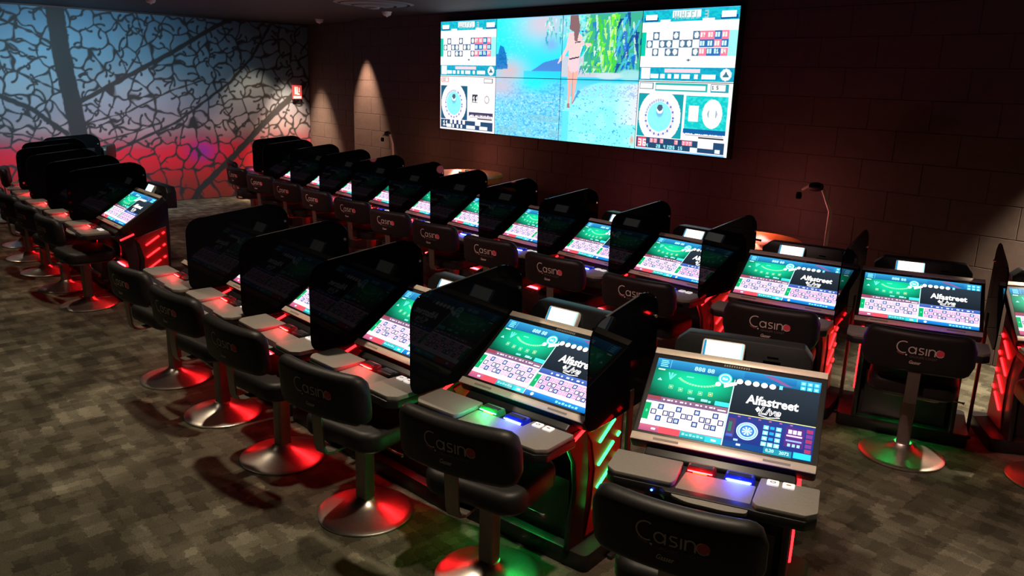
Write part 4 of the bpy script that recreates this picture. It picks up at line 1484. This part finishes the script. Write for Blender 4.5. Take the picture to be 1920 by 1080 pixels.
def chair(x, y, rz, label, group):
    global CHAIR
    if CHAIR is None:
        CHAIR = o = empty('swivel_chair')
        part('base', CT['base'], o, 'round brushed steel base')
        part('column', CT['column'], o)
        part('seat_plate', CT['seat_plate'], o)
        part('seat', CT['seat'], o)
        part('back_bracket', CT['back_bracket'], o)
        b = part('backrest', CT['backrest'], o)
        part('logo', CT['logo'], b, 'pale lettering reading Casino with a red dot')
        part('height_lever', CT['lever'], o)
    else:
        o = copy_tree(CHAIR)
    o.location = (x, y, 0)
    o.rotation_euler = (0, 0, R(rz))
    tag(o, label, 'chair', group)
    return o


# ------------------------------------------------------------------ privacy screen between two terminals
def screen_meshes(front):
    pts = [(front, 0.700), (front, 1.165), (0.20, 1.235), (0.30, 1.165), (0.31, 0.72), (-0.05, 0.700)]
    o = round_poly(pts, [0.07, 0.10, 0.07, 0.05, 0.02, 0.0], 7)
    T = {}
    T['panel'] = MB().prism(o, 'x', -0.004, 0.004).bevel(0.0015, 1, 50).mesh('panel', M['gloss'], 20)
    rim = MB()
    zt = lambda y: 1.165 + (y - front) * 0.070 / (0.20 - front)
    ya, yb = front + 0.11, 0.12
    rim.prism([(ya, zt(ya) - 0.0015), (yb, zt(yb) - 0.0015), (yb, zt(yb) + 0.0008), (ya, zt(ya) + 0.0008)], 'x', -0.0042, 0.0042)
    T['rim'] = rim.mesh('polished_rim', M['edge'], 0)
    T['post'] = MB().box(-0.010, 0.010, 0.10, 0.13, 0.02, 0.80).bevel(0.003, 1).mesh('post', M['plastic'])
    T['foot'] = MB().box(-0.014, 0.014, 0.02, 0.24, 0.0, 0.022).bevel(0.004, 1).mesh('foot', M['plastic'])
    T['bolt'] = MB().tube([(-0.011, 0.275, 1.10), (0.011, 0.275, 1.10)], 0.008, 10).mesh('bolt', M['steel'])
    return T


ST = {}
PS = {}


def privacy(x, y, yaw, label, group, front=-0.41):
    if front not in PS:
        T = screen_meshes(front)
        PS[front] = o = empty('privacy_screen')
        pn = part('panel', T['panel'], o)
        part('polished_rim', T['rim'], pn)
        part('post', T['post'], o)
        part('foot', T['foot'], o)
        part('bolt', T['bolt'], pn)
    else:
        o = copy_tree(PS[front])
    o.location = (x, y, 0)
    o.rotation_euler = (0, 0, R(yaw + 90))
    tag(o, label, 'divider', group)
    return o


# ------------------------------------------------------------------ rows
ORD = ['first', 'second', 'third', 'fourth', 'fifth', 'sixth', 'seventh', 'eighth', 'ninth', 'tenth', 'eleventh', 'twelfth', 'thirteenth', 'fourteenth']
ROW_A = [(-1.62, 2.67, -64.8), (-2.44, 2.43, -81.0), (-3.20, 2.31, -86), (-3.98, 2.27, -89), (-4.75, 2.25, -90), (-5.54, 2.24, -90)]
ROW_B = [(-1.12, 5.50, -56), (-1.85, 5.09, -67.6), (-2.60, 4.87, -76.5), (-3.41, 4.79, -87), (-4.19, 4.81, -89.5), (-4.99, 4.85, -90), (-5.79, 4.89, -90),
         (-6.57, 4.93, -90), (-7.39, 5.00, -90), (-8.20, 5.04, -90), (-9.00, 5.08, -90), (-9.82, 5.12, -90), (-10.62, 5.20, -97), (-11.36, 5.50, -109)]
ROW_C = [(-7.82, 2.28, -90), (-8.60, 2.28, -90), (-9.40, 2.28, -90), (-10.20, 2.30, -92), (-10.98, 2.41, -99), (-11.74, 2.69, -110), (-12.42, 3.11, -118)]
SHORT = {'A': 'near row', 'B': 'far row', 'C': 'left row'}
WHERE = {'A': 'near row', 'B': 'long far row under the video wall', 'C': 'left row before the mural'}
END = {'A': 'right end', 'B': 'right end', 'C': 'right end'}
GREEN = {('A', 1): 'green', ('B', 1): 'mix'}


def mid(p, q):
    return ((p[0] + q[0]) / 2, (p[1] + q[1]) / 2, (p[2] + q[2]) / 2)


for row, pos in (('A', ROW_A), ('B', ROW_B), ('C', ROW_C)):
    for i, (x, y, yaw) in enumerate(pos):
        nth = ORD[i]
        led = GREEN.get((row, i), 'red')
        kind = 'wheel' if (row, i) == ('A', 0) else 'layouts'
        status = 'blue' if (row == 'A' and i < 3) else 'red'
        if (row, i) == ('A', 0):
            lab = 'nearest betting terminal, silver bezels, roulette wheel on its screen, red and blue lit slots'
        elif (row, i) == ('A', 1):
            lab = 'betting terminal with green side light bars, beside the nearest terminal'
        elif (row, i) == ('B', 0):
            lab = 'betting terminal cut off by the right edge of the photo, in the far row'
        elif (row, i) == ('C', 0):
            lab = 'betting terminal showing its side with glowing red bars, right end of the left row'
        else:
            lab = 'black betting terminal with tilted touch screen, %s from right, %s' % (nth, SHORT[row])
        terminal((led, kind, status, row == 'B' or (row == 'A' and i < 2)), x, y, yaw, lab, 'betting terminals of the ' + WHERE[row])
        # chair in front of it
        fx, fy = math.cos(R(yaw)), math.sin(R(yaw))
        off = 0.43
        cx, cy = x + fx * off + 0.07, y + fy * off
        rz = yaw + 90 + random.uniform(3, 10)
        if (row, i) == ('A', 0):
            cx, cy, rz = -1.385, 2.14, 20
        if (row, i) == ('B', 1):
            cx, cy, rz = -1.67, 4.69, 20
        if (row, i) == ('B', 0):
            cx, cy, rz = -0.97, 5.02, 32
        if (row, i) == ('A', 0):
            lab = 'black swivel chair with faint lettering, tucked under the nearest terminal'
        elif (row, i) == ('A', 1):
            lab = 'black swivel chair, base lit red and green, at the terminal with green bars'
        else:
            lab = 'black swivel chair on round steel base, %s from right, %s' % (nth, SHORT[row])
        chair(cx, cy, rz, lab, 'swivel chairs of the ' + WHERE[row])
    for i in range(len(pos) - 1):
        x, y, yaw = pos[i + 1]
        x -= 0.392 * math.sin(R(yaw))
        y += 0.392 * math.cos(R(yaw))
        front = -0.41
        if (row, i) == ('A', 0):
            front = -0.24
        lab = 'glossy black divider between terminals %s and %s from the right, %s' % (ORD[i], ORD[i + 1], {'A': 'near row', 'B': 'far row', 'C': 'left row'}[row])
        privacy(x, y, yaw, lab, 'privacy screens of the ' + WHERE[row], front)

# ------------------------------------------------------------------ roulette wheels with camera arms behind the far row
def roulette_table(x, y, label):
    r = empty('roulette_table', (x, y, 0))
    dz = -0.10 if x > -5 else 0.02
    tag(r, label, 'roulette wheel', 'roulette wheels behind the far row')
    part('pedestal', MB().prism(rrect(-0.40, -0.40, 0.40, 0.40, 0.10, 4), 'z', 0.0, 0.80 + dz).bevel(0.01, 2, 50).mesh('pedestal', M['felt']), r)
    part('bowl', MB().lathe([(0, 0.80), (0.36, 0.80), (0.44, 0.86), (0.455, 0.93), (0.440, 0.955), (0.405, 0.950), (0.33, 0.905), (0.27, 0.885), (0, 0.885)], 48, (0, 0, dz)).mesh('bowl', M['wood']), r, 'varnished wooden bowl rim')
    ro = part('rotor', MB().lathe([(0.255, 0.886), (0.262, 0.895), (0.20, 0.900), (0.10, 0.915), (0.03, 0.935), (0.018, 0.975), (0.030, 0.99), (0.0, 1.0)], 48, (0, 0, dz)).mesh('rotor', M['brass']), r)
    for k in range(4):
        a = R(90 * k + 20)
        part('spoke', MB().tube([(0, 0, 0.965 + dz), (0.11 * math.cos(a), 0.11 * math.sin(a), 0.955 + dz)], [0.007, 0.010], 8).mesh('spoke', M['brass']), ro)
    return r


roulette_table(-3.60, 5.95, 'wooden roulette wheel lit pink behind the far row, near the bent lamp arm')
roulette_table(-7.75, 6.22, 'wooden roulette wheel with orange rim showing behind the far row')


def camera_arm(base, pts, head, label):
    r = empty('camera_arm', base)
    tag(r, label, 'camera arm', 'camera arms beside the roulette wheels')
    b = Vector(base)
    part('stand', MB().lathe([(0, 0), (0.11, 0), (0.115, 0.01), (0.10, 0.02), (0.03, 0.03), (0.022, 0.05), (0.022, pts[0][2] - 0.02), (0, pts[0][2] - 0.02)], 24).mesh('stand', M['plastic']), r)
    part('arm', MB().tube([Vector(p) - b for p in pts], 0.0175, 10).mesh('arm', M['lampwhite']), r, 'pale bent tube')
    h0, h1 = Vector(head[0]) - b, Vector(head[1]) - b
    hd = part('camera_head', MB().tube([h0, h0 * 0.6 + h1 * 0.4, h1], [0.030, 0.042, 0.036], 14).mesh('camera_head', M['plastic']), r)
    part('clamp', MB().tube([h1 + Vector((0.02, 0, 0.03)), h1 + Vector((-0.075, 0, -0.035))], 0.012, 8).mesh('clamp', M['lampwhite']), hd)
    part('lens', MB().lathe([(0, -0.035), (0.022, -0.03), (0.026, 0.0), (0.02, 0.025), (0, 0.03)], 16, h1 + Vector((-0.10, 0, -0.085))).mesh('lens', M['gloss']), hd)
    return r


camera_arm((-3.19, 6.5, 0), [(-3.19, 6.5, 0.70), (-3.188, 6.5, 0.90), (-3.184, 6.5, 1.10), (-3.270, 6.5, 1.275)],
           ((-3.285, 6.5, 1.295), (-3.385, 6.5, 1.29)), 'pale bent arm with a camera head, standing right of the video wall')
camera_arm((-9.94, 6.6, 0), [(-9.94, 6.6, 0.80), (-9.945, 6.6, 1.02), (-9.955, 6.6, 1.15), (-10.02, 6.6, 1.28)],
           ((-10.04, 6.6, 1.295), (-10.12, 6.6, 1.285)), 'pale bent arm with a camera head, left of the video wall')
# lamps low by the wheels; one between them is added to redden the wall
lamp('POINT', 'low_wall_glow', (-3.75, 6.35, 0.98), 5.0, (1.0, 0.26, 0.24), size=0.05)
lamp('POINT', 'low_wall_glow', (-8.2, 6.45, 1.1), 5.5, (1.0, 0.30, 0.20), size=0.05)
lamp('POINT', 'low_wall_glow', (-5.6, 6.3, 0.95), 3.0, (1.0, 0.2, 0.26), size=0.05)
lamp('POINT', 'low_wall_glow', (-9.4, 6.40, 1.1), 2.6, (1.0, 0.40, 0.22), size=0.05)

# ------------------------------------------------------------------ sign on the mural wall
sg = empty('alarm_sign', (XL + 0.006, 6.945, 1.665))
tag(sg, 'small red and white lit alarm sign high on the mural by the corner', 'sign')
part('sign_board', MB().box(0, 0.03, -0.09, 0.09, 0, 0.24).bevel(0.004, 1).mesh('sign_board', M['signred']), sg)
b = MB().box(0.030, 0.0325, -0.052, -0.022, 0.085, 0.215).box(0.030, 0.0325, -0.012, 0.012, 0.075, 0.215).box(0.030, 0.0325, 0.012, 0.045, 0.075, 0.10)
b.box(0.030, 0.0325, 0.03, 0.05, 0.12, 0.20).box(0.030, 0.0325, -0.075, 0.075, 0.015, 0.055)
part('pictogram', b.mesh('pictogram', M['signwhite'], 0), sg, 'white pictogram')

# ------------------------------------------------------------------ ceiling fittings
dif = empty('ceiling_diffuser', (-8.75, 5.55, CEIL))
tag(dif, 'round metal air diffuser on the ceiling left of the video wall', 'vent')
for k, (r0, r1, z) in enumerate(((0.44, 0.52, -0.010), (0.28, 0.40, -0.030), (0.12, 0.24, -0.050))):
    part('ring', MB().lathe([(r0, z), (r1, z + 0.018), (r1, z + 0.026), (r0, z + 0.008), (r0, z)], 40).mesh('ring', M['diffuser']), dif)
part('cone', MB().lathe([(0, -0.07), (0.06, -0.062), (0.09, -0.03), (0.09, 0.0), (0, 0.0)], 24).mesh('cone', M['diffuser']), dif)
for x, y, lab in ((-9.66, 6.33, 'small white smoke detector on the ceiling beside the round diffuser'),
                  (-10.82, 3.63, 'small white smoke detector on the ceiling above the mural'),
                  (-12.0, 6.6, 'small dim smoke detector on the ceiling near the room corner')):
    d = empty('smoke_detector', (x, y, CEIL))
    tag(d, lab, 'detector', 'smoke detectors')
    part('housing', MB().lathe([(0, -0.055), (0.035, -0.055), (0.055, -0.04), (0.062, -0.012), (0.07, -0.010), (0.07, 0.0), (0, 0)], 24).mesh('housing', M['white']), d)
    part('sensor_tip', MB().lathe([(0, -0.072), (0.012, -0.068), (0.016, -0.054), (0, -0.054)], 12).mesh('sensor_tip', M['white']), d)
